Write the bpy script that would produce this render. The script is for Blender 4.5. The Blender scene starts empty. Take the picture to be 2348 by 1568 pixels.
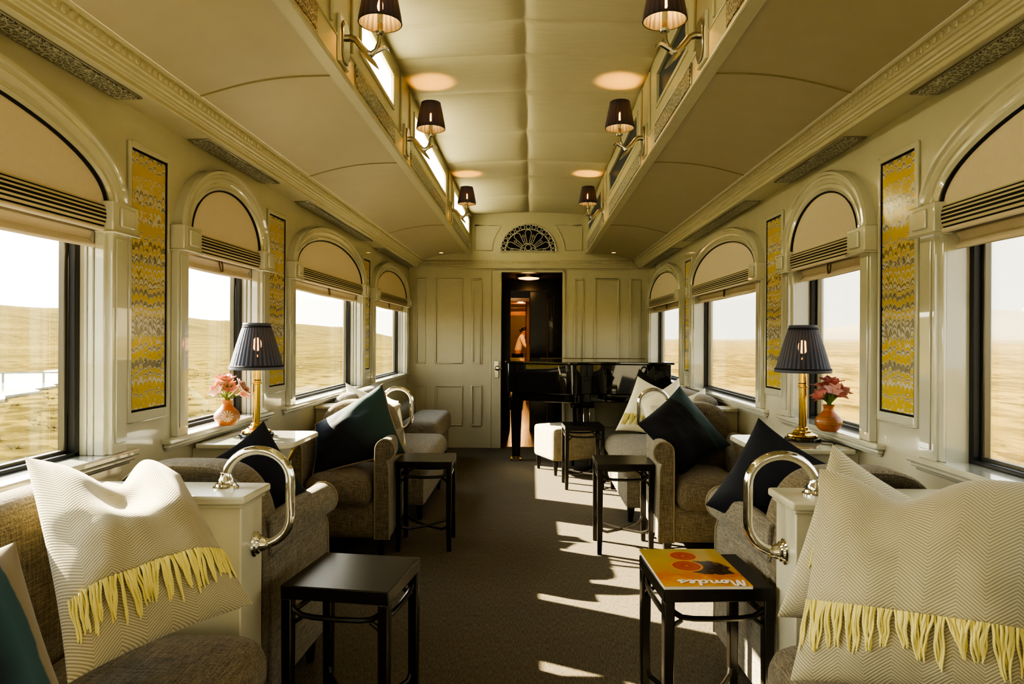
import bpy, bmesh, math, random
from mathutils import Vector, Matrix, noise
random.seed(7)
PI = math.pi
scn = bpy.context.scene
COL = scn.collection
W = 1.364                      # half width of the saloon
YE = 7.767                     # end bulkhead
YB = -2.6                      # bulkhead behind the camera

# ------------------------------------------------------------------ helpers
class MB:
    def __init__(s, tf=None):
        s.v, s.f, s.uv, s.tf = [], [], {}, tf
    def add(s, vs, fs, uvs=None):
        o = len(s.v)
        for i, p in enumerate(vs):
            p = Vector(p)
            s.v.append(s.tf(p) if s.tf else p)
            if uvs: s.uv[o + i] = uvs[i]
        s.f += [tuple(o + i for i in f) for f in fs]
        return s
    def box(s, x0, x1, y0, y1, z0, z1):
        vs = [(x, y, z) for x in (x0, x1) for y in (y0, y1) for z in (z0, z1)]
        return s.add(vs, [(0, 1, 3, 2), (4, 6, 7, 5), (0, 4, 5, 1), (2, 3, 7, 6), (0, 2, 6, 4), (1, 5, 7, 3)])
    def taper(s, c0, a0, b0, c1, a1, b1):
        # four sided tapered post from centre c0 (half sizes a0,b0) to c1
        vs = []
        for c, a, b in ((c0, a0, b0), (c1, a1, b1)):
            vs += [(c[0] - a, c[1] - b, c[2]), (c[0] + a, c[1] - b, c[2]), (c[0] + a, c[1] + b, c[2]), (c[0] - a, c[1] + b, c[2])]
        return s.add(vs, [(3, 2, 1, 0), (4, 5, 6, 7), (0, 1, 5, 4), (1, 2, 6, 5), (2, 3, 7, 6), (3, 0, 4, 7)])
    def tube(s, pts, r, n=10, closed=False, flat=1.0):
        pts = [Vector(p) for p in pts]
        m = len(pts)
        rs = r if isinstance(r, (list, tuple)) else [r] * m
        vs, fs = [], []
        up = None
        for i, p in enumerate(pts):
            a = pts[(i - 1) % m] if (closed or i > 0) else p
            b = pts[(i + 1) % m] if (closed or i < m - 1) else p
            d = (b - a).normalized()
            if up is None:
                ref = Vector((0, 0, 1)) if abs(d.z) < .9 else Vector((1, 0, 0))
                up = (ref - d * ref.dot(d)).normalized()
            else:
                up = (up - d * up.dot(d))
                up = up.normalized() if up.length > 1e-6 else Vector((1, 0, 0))
            sd = d.cross(up)
            for k in range(n):
                t = 2 * PI * k / n
                vs.append(p + (sd * math.cos(t) + up * math.sin(t) * flat) * rs[i])
        for i in range(m if closed else m - 1):
            j = (i + 1) % m
            for k in range(n):
                l = (k + 1) % n
                fs.append((i * n + k, i * n + l, j * n + l, j * n + k))
        if not closed:
            fs.append(tuple(range(n - 1, -1, -1)))
            fs.append(tuple((m - 1) * n + k for k in range(n)))
        return s.add(vs, fs)
    def lathe(s, prof, c=(0, 0, 0), n=24, axis='z', pleat=0, pd=0.0):
        vs, fs = [], []
        m = len(prof)
        for i, (r, h) in enumerate(prof):
            for k in range(n):
                t = 2 * PI * k / n
                rr = r * (1 + (pd * math.cos(pleat * t) if pleat else 0))
                a, b = rr * math.cos(t), rr * math.sin(t)
                p = (a, b, h) if axis == 'z' else ((h, a, b) if axis == 'x' else (a, h, b))
                vs.append((c[0] + p[0], c[1] + p[1], c[2] + p[2]))
        for i in range(m - 1):
            for k in range(n):
                l = (k + 1) % n
                fs.append((i * n + k, i * n + l, (i + 1) * n + l, (i + 1) * n + k))
        if prof[0][0] > 1e-6 and not pleat: fs.append(tuple(range(n - 1, -1, -1)))
        if prof[-1][0] > 1e-6 and not pleat: fs.append(tuple((m - 1) * n + k for k in range(n)))
        return s.add(vs, fs)
    def prism(s, poly, a, b, axis='y', cap=True):
        # poly of 2d points extruded between a and b along axis
        n = len(poly)
        def P(p, t):
            return (p[0], t, p[1]) if axis == 'y' else ((t, p[0], p[1]) if axis == 'x' else (p[0], p[1], t))
        vs = [P(p, a) for p in poly] + [P(p, b) for p in poly]
        fs = [(i, (i + 1) % n, n + (i + 1) % n, n + i) for i in range(n)]
        if cap: fs += [tuple(range(n - 1, -1, -1)), tuple(range(n, 2 * n))]
        return s.add(vs, fs)
    def sweep(s, prof, path, closed=False):
        # prof: list of (a,b); path: function list of (origin, adir, bdir)
        n = len(prof)
        vs = []
        for o, A, B in path:
            o, A, B = Vector(o), Vector(A), Vector(B)
            vs += [o + A * a + B * b for a, b in prof]
        fs = []
        m = len(path)
        for i in range(m if closed else m - 1):
            j = (i + 1) % m
            for k in range(n - 1):
                fs.append((i * n + k, i * n + k + 1, j * n + k + 1, j * n + k))
        return s.add(vs, fs)
    def grid(s, fn, nu, nv, uvf=None):
        vs = [fn(i / nu, j / nv) for j in range(nv + 1) for i in range(nu + 1)]
        uvs = [uvf(i / nu, j / nv) for j in range(nv + 1) for i in range(nu + 1)] if uvf else None
        fs = [(j * (nu + 1) + i, j * (nu + 1) + i + 1, (j + 1) * (nu + 1) + i + 1, (j + 1) * (nu + 1) + i) for j in range(nv) for i in range(nu)]
        return s.add(vs, fs, uvs)
    def blob(s, c, r, sc=(1, 1, 1), nu=12, nv=8):
        vs, fs = [], []
        for j in range(nv + 1):
            p = PI * j / nv
            for i in range(nu):
                t = 2 * PI * i / nu
                vs.append((c[0] + r * sc[0] * math.sin(p) * math.cos(t), c[1] + r * sc[1] * math.sin(p) * math.sin(t), c[2] + r * sc[2] * math.cos(p)))
        for j in range(nv):
            for i in range(nu):
                k = (i + 1) % nu
                fs.append((j * nu + i, (j + 1) * nu + i, (j + 1) * nu + k, j * nu + k))
        return s.add(vs, fs)
    def build(s, name, mat, parent=None, bevel=0, seg=2, angle=35, recalc=True, kind=None, subsurf=0):
        me = bpy.data.meshes.new(name)
        me.from_pydata([tuple(p) for p in s.v], [], s.f)
        if s.uv:
            lay = me.uv_layers.new(name='UVMap')
            for lp in me.loops: lay.data[lp.index].uv = s.uv.get(lp.vertex_index, (0, 0))
        if recalc or s.uv:
            bm = bmesh.new(); bm.from_mesh(me)
            bmesh.ops.remove_doubles(bm, verts=bm.verts, dist=1e-6)
            if recalc: bmesh.ops.recalc_face_normals(bm, faces=bm.faces)
            bm.to_mesh(me); bm.free()
        me.materials.append(mat)
        me.polygons.foreach_set('use_smooth', [True] * len(me.polygons))
        me.set_sharp_from_angle(angle=math.radians(angle))
        o = bpy.data.objects.new(name, me)
        COL.objects.link(o)
        if parent: o.parent = parent
        if bevel:
            b = o.modifiers.new('bevel', 'BEVEL'); b.width = bevel; b.segments = seg; b.limit_method = 'ANGLE'; b.angle_limit = math.radians(40)
            b.harden_normals = False
        if subsurf:
            b = o.modifiers.new('sub', 'SUBSURF'); b.levels = subsurf; b.render_levels = subsurf
        if kind: o['kind'] = kind
        return o

def tag(o, label=None, cat=None, group=None, kind=None):
    if label: o['label'] = label
    if cat: o['category'] = cat
    if group: o['group'] = group
    if kind: o['kind'] = kind
    return o
def empty(name, loc=(0, 0, 0), rz=0.0):
    o = bpy.data.objects.new(name, None); COL.objects.link(o)
    o.location = loc; o.rotation_euler = (0, 0, rz); o.empty_display_size = .05
    return o
def copy_tree(o, parent=None):
    c = o.copy(); COL.objects.link(c)
    c.parent = parent
    for ch in list(o.children): copy_tree(ch, c)
    return c

# ------------------------------------------------------------------ materials
class NT:
    def __init__(s, name):
        s.m = bpy.data.materials.new(name); s.m.use_nodes = True
        s.t = s.m.node_tree; s.n = s.t.nodes
        s.b = s.n['Principled BSDF']; s.out = s.n['Material Output']
    def node(s, typ, **kw):
        n = s.n.new(typ)
        for k, v in kw.items(): setattr(n, k, v)
        return n
    def link(s, a, b): s.t.links.new(a, b)
    def val(s, sock, v):
        if hasattr(v, 'is_output'): s.link(v, sock)
        elif isinstance(v, (tuple, list)) and len(v) == 3 and sock.type == 'RGBA': sock.default_value = (*v, 1)
        else: sock.default_value = v
    def math(s, op, a, b=0.0, c=None, clamp=False):
        n = s.node('ShaderNodeMath', operation=op, use_clamp=clamp)
        s.val(n.inputs[0], a); s.val(n.inputs[1], b)
        if c is not None: s.val(n.inputs[2], c)
        return n.outputs[0]
    def mix(s, f, a, b):
        n = s.node('ShaderNodeMix', data_type='RGBA')
        s.val(n.inputs[0], f); s.val(n.inputs[6], a); s.val(n.inputs[7], b)
        return n.outputs[2]
    def coord(s, which='Object'):
        return s.node('ShaderNodeTexCoord').outputs[which]
    def mapping(s, vec, scale=(1, 1, 1), rot=(0, 0, 0), loc=(0, 0, 0)):
        n = s.node('ShaderNodeMapping'); s.link(vec, n.inputs[0])
        n.inputs[1].default_value = loc; n.inputs[2].default_value = rot; n.inputs[3].default_value = scale
        return n.outputs[0]
    def noise(s, vec, scale=5, detail=2, rough=.5):
        n = s.node('ShaderNodeTexNoise'); s.link(vec, n.inputs['Vector'])
        n.inputs['Scale'].default_value = scale; n.inputs['Detail'].default_value = detail; n.inputs['Roughness'].default_value = rough
        return n.outputs[0]
    def ramp(s, f, stops, interp='LINEAR'):
        n = s.node('ShaderNodeValToRGB'); s.val(n.inputs[0], f)
        cr = n.color_ramp; cr.interpolation = interp
        while len(cr.elements) > 1: cr.elements.remove(cr.elements[-1])
        cr.elements[0].position = stops[0][0]; cr.elements[0].color = (*stops[0][1], 1)
        for p, c in stops[1:]:
            e = cr.elements.new(p); e.color = (*c, 1)
        return n.outputs[0]
    def bump(s, h, strength=.3, dist=.002):
        n = s.node('ShaderNodeBump'); n.inputs['Strength'].default_value = strength; n.inputs['Distance'].default_value = dist
        s.val(n.inputs['Height'], h); s.link(n.outputs[0], s.b.inputs['Normal'])
    def sep(s, vec):
        n = s.node('ShaderNodeSeparateXYZ'); s.link(vec, n.inputs[0]); return n.outputs
    def base(s, c): s.val(s.b.inputs['Base Color'], c)
    def set(s, **kw):
        for k, v in kw.items(): s.val(s.b.inputs[k.replace('_', ' ')], v)
        return s

def plain(name, c, rough=.5, metal=0.0, var=.06, **kw):
    t = NT(name)
    nz = t.noise(t.coord(), 9, 3)
    t.base(t.mix(nz, tuple(x * (1 - var) for x in c), tuple(min(1, x * (1 + var)) for x in c)))
    t.set(Roughness=rough, Metallic=metal, **kw)
    return t.m

MAT = {}
CREAM = (.57, .56, .46)
MAT['cream'] = plain('cream_gloss_paint', CREAM, .2, **{'Coat_Weight': 1.0, 'Coat_IOR': 1.7, 'Coat_Roughness': .04})
MAT['cream_trim'] = plain('cream_trim_paint', (.61, .61, .52), .2, **{'Coat_Weight': 1.0, 'Coat_IOR': 1.9, 'Coat_Roughness': .025})
MAT['cream_line'] = plain('dark_cream_seam_line', (.30, .27, .14), .6)  # darker cream for the strips along the ceiling board seams
MAT['satin'] = plain('cream_satin_paint', (.57, .545, .41), .3)
MAT['black'] = plain('black_lacquer', (.012, .010, .008), .26)
MAT['piano'] = plain('black_piano_gloss', (.006, .006, .006), .04, **{'Coat_Weight': .6})
MAT['rubber'] = plain('black_window_gasket', (.012, .013, .016), .4)
MAT['gunmetal'] = plain('dark_window_metal', (.16, .15, .12), .35, .7)
MAT['chrome'] = plain('polished_chrome', (.78, .77, .72), .07, 1.0, var=.01)
MAT['silver'] = plain('antique_silver', (.45, .435, .38), .20, 1.0)
MAT['pewter'] = plain('pale_pewter', (.66, .65, .56), .3, .3)
MAT['brass'] = plain('polished_brass', (.78, .55, .16), .13, 1.0, var=.03)
MAT['dark_wood'] = plain('dark_mahogany', (.018, .012, .008), .2)
MAT['leg'] = plain('ebonised_wood_leg', (.012, .009, .007), .3)
MAT['navy_piping'] = plain('black_piping_cord', (.012, .013, .02), .8)
MAT['hole'] = plain('dark_void', (.008, .008, .007), .9)

def tweed(name, dark, light, scale=1.0, rib=False):
    t = NT(name); co = t.coord()
    k = 260 * scale
    a = t.noise(t.mapping(co, (k * .07, k, k)), 1, 2)
    b = t.noise(t.mapping(co, (k, k * .07, k)), 1, 2)
    c = t.noise(t.mapping(co, (k, k, k * .07)), 1, 2)
    s = t.math('ADD', t.math('ADD', a, b), c)
    s = t.math('MULTIPLY', s, 1 / 3)
    s = t.math('MULTIPLY_ADD', s, 3.4, -1.2, clamp=True)
    t.base(t.mix(s, dark, light)); t.set(Roughness=.95, Sheen_Weight=.15)
    t.bump(s, .35, .002)
    return t.m
MAT['tweed'] = tweed('grey_brown_tweed', (.042, .033, .020), (.29, .24, .155))
MAT['tweed_grey'] = tweed('grey_slub_tweed', (.060, .051, .037), (.33, .295, .225))
MAT['piping'] = plain('tweed_piping', (.28, .24, .16), .9)

def carpet():
    t = NT('brown_loop_carpet'); co = t.coord()
    a = t.noise(co, 170, 2, .7); b = t.noise(co, 3, 3); d = t.noise(t.mapping(co, (1, .12, 1)), 260, 1)
    s = t.math('MULTIPLY_ADD', t.math('ADD', a, d), 1.6, -1.1, clamp=True)
    c = t.mix(s, (.058, .048, .031), (.20, .17, .115))
    t.base(t.mix(t.math('MULTIPLY', b, .35), c, (.08, .065, .04)))
    t.set(Roughness=1.0); t.bump(a, .6, .004)
    return t.m
MAT['carpet'] = carpet()

def ceil_cloth():
    t = NT('padded_cream_ceiling_cloth'); co = t.coord()
    a = t.noise(t.mapping(co, (6, 60, 6)), 1, 3)
    t.base(t.mix(a, (.57, .54, .42), (.67, .64, .51))); t.set(Roughness=.75); t.bump(a, .15, .003)
    return t.m
MAT['ceil'] = ceil_cloth()
MAT['ceil_low'] = plain('tan_ceiling_board', (.49, .44, .32), .34)

def linen(name, c, rough=.9):
    t = NT(name); co = t.coord()
    a = t.noise(t.mapping(co, (40, 40, 400)), 1, 2); b = t.noise(t.mapping(co, (40, 400, 40)), 1, 2)
    s = t.math('MULTIPLY', t.math('ADD', a, b), .5)
    t.base(t.mix(s, tuple(x * .86 for x in c), tuple(min(1, x * 1.1) for x in c))); t.set(Roughness=rough); t.bump(s, .2, .001)
    return t.m
MAT['blind'] = linen('beige_blind_linen', (.74, .665, .58))
MAT['linen'] = linen('cream_linen', (.74, .70, .52))

def stripes():
    t = NT('black_striped_blind_band')
    z = t.sep(t.coord('Object'))[2]
    f = t.math('FRACT', t.math('MULTIPLY', t.math('SUBTRACT', z, 1.596), 1 / .0128))
    d = t.math('ABSOLUTE', t.math('SUBTRACT', f, .5))
    ctr = t.math('ABSOLUTE', t.math('SUBTRACT', z, 1.637))
    w = t.math('MULTIPLY_ADD', ctr, -4.5, .33)
    k = t.math('LESS_THAN', d, w)
    t.base(t.mix(k, (.62, .57, .42), (.014, .014, .02))); t.set(Roughness=.8)
    return t.m
MAT['stripes'] = stripes()

def marbled():
    t = NT('yellow_combed_marbled_paper')
    co = t.coord('Object'); o = t.sep(co); y, z = o[1], o[2]
    warp = t.noise(t.mapping(co, (1, 20, 9)), 1, 1)
    col = t.math('ADD', t.math('MULTIPLY', y, 1 / .029), t.math('MULTIPLY', warp, .4))
    cell = t.math('FLOOR', col)
    sc = t.math('POWER', t.math('ABSOLUTE', t.math('SINE', t.math('MULTIPLY', col, PI))), .5)
    cv = t.node('ShaderNodeCombineXYZ'); t.link(cell, cv.inputs[0]); t.link(t.math('MULTIPLY', z, 6), cv.inputs[1])
    jit = t.noise(t.mapping(cv.outputs[0], (3.17, 1, 1)), 1, 1)
    zz = t.math('ADD', z, t.math('MULTIPLY', t.math('MULTIPLY', sc, -.027), t.math('MULTIPLY_ADD', jit, 2.4, -.45)))
    cz = t.node('ShaderNodeCombineXYZ'); t.link(zz, cz.inputs[2]); cz.inputs[0].default_value = 3.3
    n1 = t.noise(t.mapping(cz.outputs[0], (1, 1, 11)), 1, 2, .55)
    n2 = t.noise(t.mapping(co, (1, 25, 25), loc=(9, 2, 4)), 1, 2)
    f = t.math('ADD', n1, t.math('MULTIPLY_ADD', n2, .10, -.05))
    f = t.math('MULTIPLY_ADD', t.math('SUBTRACT', f, .5), 1.35, .5)
    Y, Y2, Wt, Gr, Tp, Dk = (.62, .46, .06), (.56, .43, .11), (.64, .60, .53), (.29, .27, .19), (.36, .32, .20), (.07, .075, .06)
    c = t.ramp(f, [(0, Gr), (.27, Dk), (.28, Wt), (.33, Y), (.385, Y2), (.40, Wt), (.43, Dk), (.436, Gr), (.475, Wt), (.50, Y), (.555, Tp), (.565, Wt), (.60, Y), (.64, Dk), (.646, Gr), (.68, Wt), (.72, Y2), (.77, Wt)], 'CONSTANT')
    t.base(c); t.set(Roughness=.15)
    return t.m
MAT['marbled'] = marbled()

def filigree():
    t = NT('pierced_silver_filigree'); co = t.coord()
    v = t.node('ShaderNodeTexVoronoi', feature='DISTANCE_TO_EDGE'); t.link(t.mapping(co, (55, 55, 55)), v.inputs['Vector']); v.inputs['Scale'].default_value = 1
    w = t.node('ShaderNodeTexWave', wave_type='RINGS', rings_direction='SPHERICAL'); t.link(t.mapping(co, (1, 1, 1)), w.inputs['Vector'])
    w.inputs['Scale'].default_value = 42; w.inputs['Distortion'].default_value = 9; w.inputs['Detail'].default_value = 2; w.inputs['Detail Scale'].default_value = 6
    a = t.math('LESS_THAN', v.outputs['Distance'], .085)
    b = t.math('GREATER_THAN', w.outputs['Fac'], .74)
    k = t.math('MAXIMUM', a, b)
    t.base(t.mix(k, (.022, .020, .014), (.58, .59, .52)))
    t.set(Metallic=t.math('MULTIPLY', k, .35), Roughness=.35); t.bump(k, .8, .004)
    return t.m
MAT['filigree'] = filigree()

def herringbone(name, ca, cb, wcol=.050, pitch=.0074):
    t = NT(name); uv = t.sep(t.coord('UV'))
    wob = t.noise(t.mapping(t.coord('UV'), (9, 9, 9)), 1, 2)
    u = t.math('ADD', uv[0], t.math('MULTIPLY', wob, .012)); v = uv[1]
    tri = t.math('PINGPONG', u, wcol)
    f = t.math('FRACT', t.math('MULTIPLY', t.math('ADD', v, t.math('MULTIPLY', tri, .85)), 1 / pitch))
    k = t.math('PINGPONG', f, .5)
    k = t.math('MULTIPLY_ADD', k, 5.0, -.75, clamp=True)
    fz = t.noise(t.mapping(t.coord('UV'), (300, 300, 300)), 1, 2)
    k = t.math('ADD', t.math('MULTIPLY', k, .8), t.math('MULTIPLY', fz, .25), clamp=True)
    t.base(t.mix(k, cb, ca)); t.set(Roughness=.95, Sheen_Weight=.3)
    t.bump(k, .4, .002)
    return t.m
MAT['herring'] = herringbone('cream_tan_herringbone_wool', (.50, .46, .31), (.255, .215, .125))
MAT['herring_pale'] = herringbone('pale_fine_herringbone', (.60, .56, .40), (.36, .31, .20), .03, .008)
MAT['fringe'] = plain('yellow_wool_fringe', (.74, .65, .24), .95, var=.2)

def velvet(name, stops, diag=(1, 0)):
    t = NT(name); uv = t.sep(t.coord('UV'))
    f = t.math('ADD', t.math('MULTIPLY', uv[0], diag[0]), t.math('MULTIPLY', uv[1], diag[1]))
    nz = t.noise(t.mapping(t.coord('UV'), (6, 6, 6)), 1, 3)
    f = t.math('ADD', f, t.math('MULTIPLY_ADD', nz, .04, -.02))
    c = t.ramp(f, stops)
    t.base(c); t.set(Roughness=.75, Sheen_Weight=.35, Sheen_Roughness=.4)
    t.val(t.b.inputs['Sheen Tint'], (.25, .4, .55))
    return t.m
NAVY, TEAL = (.004, .005, .012), (.012, .034, .036)
MAT['velvet_navy'] = velvet('navy_velvet', [(0, NAVY), (1, (.006, .007, .017))])
MAT['velvet_left'] = velvet('navy_to_teal_velvet', [(0, NAVY), (.48, NAVY), (.64, (.014, .038, .042)), (.9, (.030, .072, .066))], (.72, .36))
MAT['velvet_right'] = velvet('navy_velvet_with_teal_end', [(0, NAVY), (.56, NAVY), (.585, (.009, .013, .018)), (.62, (.003, .003, .005)), (.70, (.003, .003, .005)), (.72, (.020, .045, .044)), (1, (.024, .050, .047))])
MAT['velvet_near'] = velvet('teal_to_navy_velvet', [(0, (.003, .004, .012)), (.72, (.004, .006, .016)), (.80, (.014, .045, .055)), (.88, (.035, .09, .105)), (.955, (.03, .075, .085)), (.965, (.24, .20, .14)), (1, (.27, .22, .15))], (1, .09))
MAT['tan_cloth'] = linen('tan_cushion_back', (.30, .25, .17))

def shade_mat(name, c, tr, cx, pleats, sheer):
    t = NT(name)
    a = t.node('ShaderNodeBsdfTranslucent'); a.inputs[0].default_value = (*tr, 1)
    m = t.node('ShaderNodeMixShader'); m.inputs[0].default_value = .3
    o = t.sep(t.coord('Object'))
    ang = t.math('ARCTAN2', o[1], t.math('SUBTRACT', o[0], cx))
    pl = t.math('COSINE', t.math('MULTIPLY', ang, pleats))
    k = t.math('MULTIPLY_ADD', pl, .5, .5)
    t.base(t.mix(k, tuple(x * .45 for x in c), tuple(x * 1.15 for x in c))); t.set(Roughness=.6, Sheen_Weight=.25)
    t.link(t.b.outputs[0], m.inputs[1]); t.link(a.outputs[0], m.inputs[2])
    # sheer valleys between the pleats let a little of the bulb show through
    tp = t.node('ShaderNodeBsdfTransparent'); tp.inputs[0].default_value = (1, .72, .42, 1)
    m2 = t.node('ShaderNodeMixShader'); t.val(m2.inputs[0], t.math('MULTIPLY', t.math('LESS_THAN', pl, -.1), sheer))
    t.link(m.outputs[0], m2.inputs[1]); t.link(tp.outputs[0], m2.inputs[2]); t.link(m2.outputs[0], t.out.inputs[0])
    return t.m
MAT['shade'] = shade_mat('navy_pleated_silk', (.030, .044, .105), (.004, .003, .003), .142, 24, .012)
MAT['shade_table'] = shade_mat('slate_blue_pleated_silk', (.115, .138, .235), (.007, .006, .007), 0.0, 36, .09)
MAT['shade_trim'] = plain('slate_blue_ribbon', (.11, .12, .17), .7)

def emit(name, c, s):
    t = NT(name)
    e = t.node('ShaderNodeEmission'); e.inputs[0].default_value = (*c, 1); e.inputs[1].default_value = s
    t.link(e.outputs[0], t.out.inputs[0]); return t.m
MAT['bulb'] = emit('warm_candle_bulb', (1, .46, .08), 420); MAT['bulb_table'] = emit('warm_globe_bulb', (1, .55, .18), 26)
MAT['lens'] = emit('warm_light_lens', (1, .52, .14), 2.6)
MAT['peach'] = emit('lit_amber_glass', (1, .52, .22), 1.6)

def glass(name, tint, refl=.06, haze=0.0):
    t = NT(name)
    a = t.node('ShaderNodeBsdfTransparent'); a.inputs[0].default_value = (*tint, 1)
    g = t.node('ShaderNodeBsdfGlossy'); g.inputs['Roughness'].default_value = .02
    fr = t.node('ShaderNodeFresnel'); fr.inputs[0].default_value = 1.45
    nz = t.math('MULTIPLY', fr.outputs[0], .45)
    m = t.node('ShaderNodeMixShader'); t.link(nz, m.inputs[0])
    t.link(a.outputs[0], m.inputs[1]); t.link(g.outputs[0], m.inputs[2]); t.link(m.outputs[0], t.out.inputs[0])
    return t.m
MAT['glass'] = glass('clear_window_glass', (.97, .97, .94))
def frosted(k=1.0):
    t = NT('frosted_clerestory_glass')
    a = t.node('ShaderNodeBsdfTranslucent'); a.inputs[0].default_value = (.80 * k, .79 * k, .66 * k, 1)
    d = t.node('ShaderNodeBsdfGlossy'); d.inputs[0].default_value = (.5, .52, .5, 1); d.inputs['Roughness'].default_value = .12
    nz = t.noise(t.coord(), 4, 2)
    m = t.node('ShaderNodeMixShader'); t.link(t.math('MULTIPLY_ADD', nz, .05, .10), m.inputs[0])
    t.link(a.outputs[0], m.inputs[1]); t.link(d.outputs[0], m.inputs[2]); t.link(m.outputs[0], t.out.inputs[0])
    return t.m
MAT['frosted'] = frosted(); MAT['frosted_shaded'] = frosted(.22)  # right panes: same glass, shade of the sunless side put into its colour

# ------------------------------------------------------------------ camera, world, sun
TH, RO = .0282765, .0045561
cd = bpy.data.cameras.new('camera'); cam = bpy.data.objects.new('camera', cd); COL.objects.link(cam)
fwd = Vector((-math.sin(TH), math.cos(TH), 0)); right = Vector((math.cos(TH), math.sin(TH), 0)); up = Vector((0, 0, 1))
R2 = right * math.cos(RO) + up * math.sin(RO); U2 = up * math.cos(RO) - right * math.sin(RO)
mw = Matrix((R2, U2, -fwd)).transposed().to_4x4(); mw.translation = (0.04, 0, 1.2457)
cam.matrix_world = mw
cd.sensor_width = 36; cd.lens = 1565 / 2348 * 36; cd.shift_y = (776.31 - 784) / 2348
cd.clip_start = .02; cd.clip_end = 8000
scn.camera = cam

wd = bpy.data.worlds.new('sky'); scn.world = wd; wd.use_nodes = True
wt = wd.node_tree
bg = wt.nodes['Background']
tc = wt.nodes.new('ShaderNodeTexCoord'); sx = wt.nodes.new('ShaderNodeSeparateXYZ'); wt.links.new(tc.outputs['Generated'], sx.inputs[0])
rp = wt.nodes.new('ShaderNodeValToRGB'); wt.links.new(sx.outputs[2], rp.inputs[0])
cr = rp.color_ramp
cr.elements[0].position = 0; cr.elements[0].color = (1, .94, .78, 1)
cr.elements[1].position = 1; cr.elements[1].color = (.50, .66, .95, 1)
e = cr.elements.new(.22); e.color = (.96, .95, .86, 1)
def wmath(op, a, b):
    n = wt.nodes.new('ShaderNodeMath'); n.operation = op
    for i, q in enumerate((a, b)):
        if hasattr(q, 'is_output'): wt.links.new(q, n.inputs[i])
        else: n.inputs[i].default_value = q
    return n.outputs[0]
SUN_AZ, SUN_EL = math.radians(26), math.radians(28.5)
dp = wt.nodes.new('ShaderNodeVectorMath'); dp.operation = 'DOT_PRODUCT'; wt.links.new(tc.outputs['Generated'], dp.inputs[0])
dp.inputs[1].default_value = (-math.cos(SUN_EL) * math.cos(SUN_AZ), math.cos(SUN_EL) * math.sin(SUN_AZ), math.sin(SUN_EL))
glow = wmath('POWER', wmath('MAXIMUM', dp.outputs['Value'], 0.0), 3.0)
wt.links.new(rp.outputs[0], bg.inputs[0]); wt.links.new(wmath('ADD', wmath('MULTIPLY', glow, 10.0), 2.0), bg.inputs[1])

SUN_AZ, SUN_EL = math.radians(26), math.radians(28.5)
sd = Vector((math.cos(SUN_EL) * math.cos(SUN_AZ), -math.cos(SUN_EL) * math.sin(SUN_AZ), -math.sin(SUN_EL)))
sl = bpy.data.lights.new('sun', 'SUN'); sl.energy = 32; sl.angle = math.radians(.55); sl.color = (1, .86, .62)
so = bpy.data.objects.new('sun', sl); COL.objects.link(so)
so.rotation_euler = sd.to_track_quat('-Z', 'Y').to_euler(); so.location = (-20, 10, 12)

scn.view_settings.view_transform = 'AgX'
try: scn.view_settings.look = 'AgX - High Contrast'
except Exception: pass
scn.view_settings.exposure = 0.78
scn.cycles.use_denoising = True
scn.cycles.use_adaptive_sampling = True; scn.cycles.adaptive_threshold = .03
scn.cycles.max_bounces = 10; scn.cycles.diffuse_bounces = 4; scn.cycles.glossy_bounces = 4; scn.cycles.transparent_max_bounces = 12
scn.cycles.sample_clamp_indirect = 6; scn.cycles.caustics_reflective = False; scn.cycles.caustics_refractive = False

# ------------------------------------------------------------------ the saloon shell
def LX(side):
    """local (into room, y, z) -> world for a side wall; side -1 left, +1 right"""
    return lambda p: Vector((side * (W - p.x), p.y, p.z))

WINS = [(1.405, .775), (3.08, .35), (4.75, .77), (6.77, .735)]
EXTRA = [(-.27, .35), (-1.75, .72)]
ZS0, ZS1 = .845, 1.64
for side, nm in ((-1, 'wall_left'), (1, 'wall_right')):
    m = MB(LX(side))
    m.box(-.14, 0, YB, YE, -.02, ZS0); m.box(-.14, 0, YB, YE, ZS1, 2.2)
    ed = YB
    for c, h in sorted(WINS + EXTRA):
        m.box(-.14, 0, ed, c - h - .035, ZS0, ZS1); ed = c + h + .035
    m.box(-.14, 0, ed, YE, ZS0, ZS1)
    m.build(nm, MAT['cream'], kind='structure', recalc=False)
MB().box(-W - .1, W + .1, YB, YE + .1, -.06, 0).build('floor', MAT['carpet'], kind='structure')
MB().box(-W - .1, W + .1, YB - .08, YB, -.02, 2.75).build('wall_back', MAT['cream'], kind='structure')

# lower side ceilings
PIL = [.36, 2.46, 3.71, 5.77]
def lowc(t):
    x = 1.192 - t * (1.192 - .70); z = 2.142 + .073 * t + .022 * math.sin(PI * t)
    return x, z
for side in (-1, 1):
    m = MB()
    m.grid(lambda u, v: (side * lowc(u)[0], YB + (YE - YB) * v, lowc(u)[1]), 14, 40)
    o = m.build('ceiling', MAT['ceil_low'], kind='structure', recalc=False)
    m = MB()
    for p in PIL + [-1.0]:
        m.tube([(side * lowc(t / 12)[0], p + .04, lowc(t / 12)[1]) for t in range(13)], .0045, 6)
    m.build('trim_1', MAT['cream_line'], kind='structure')
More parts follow.
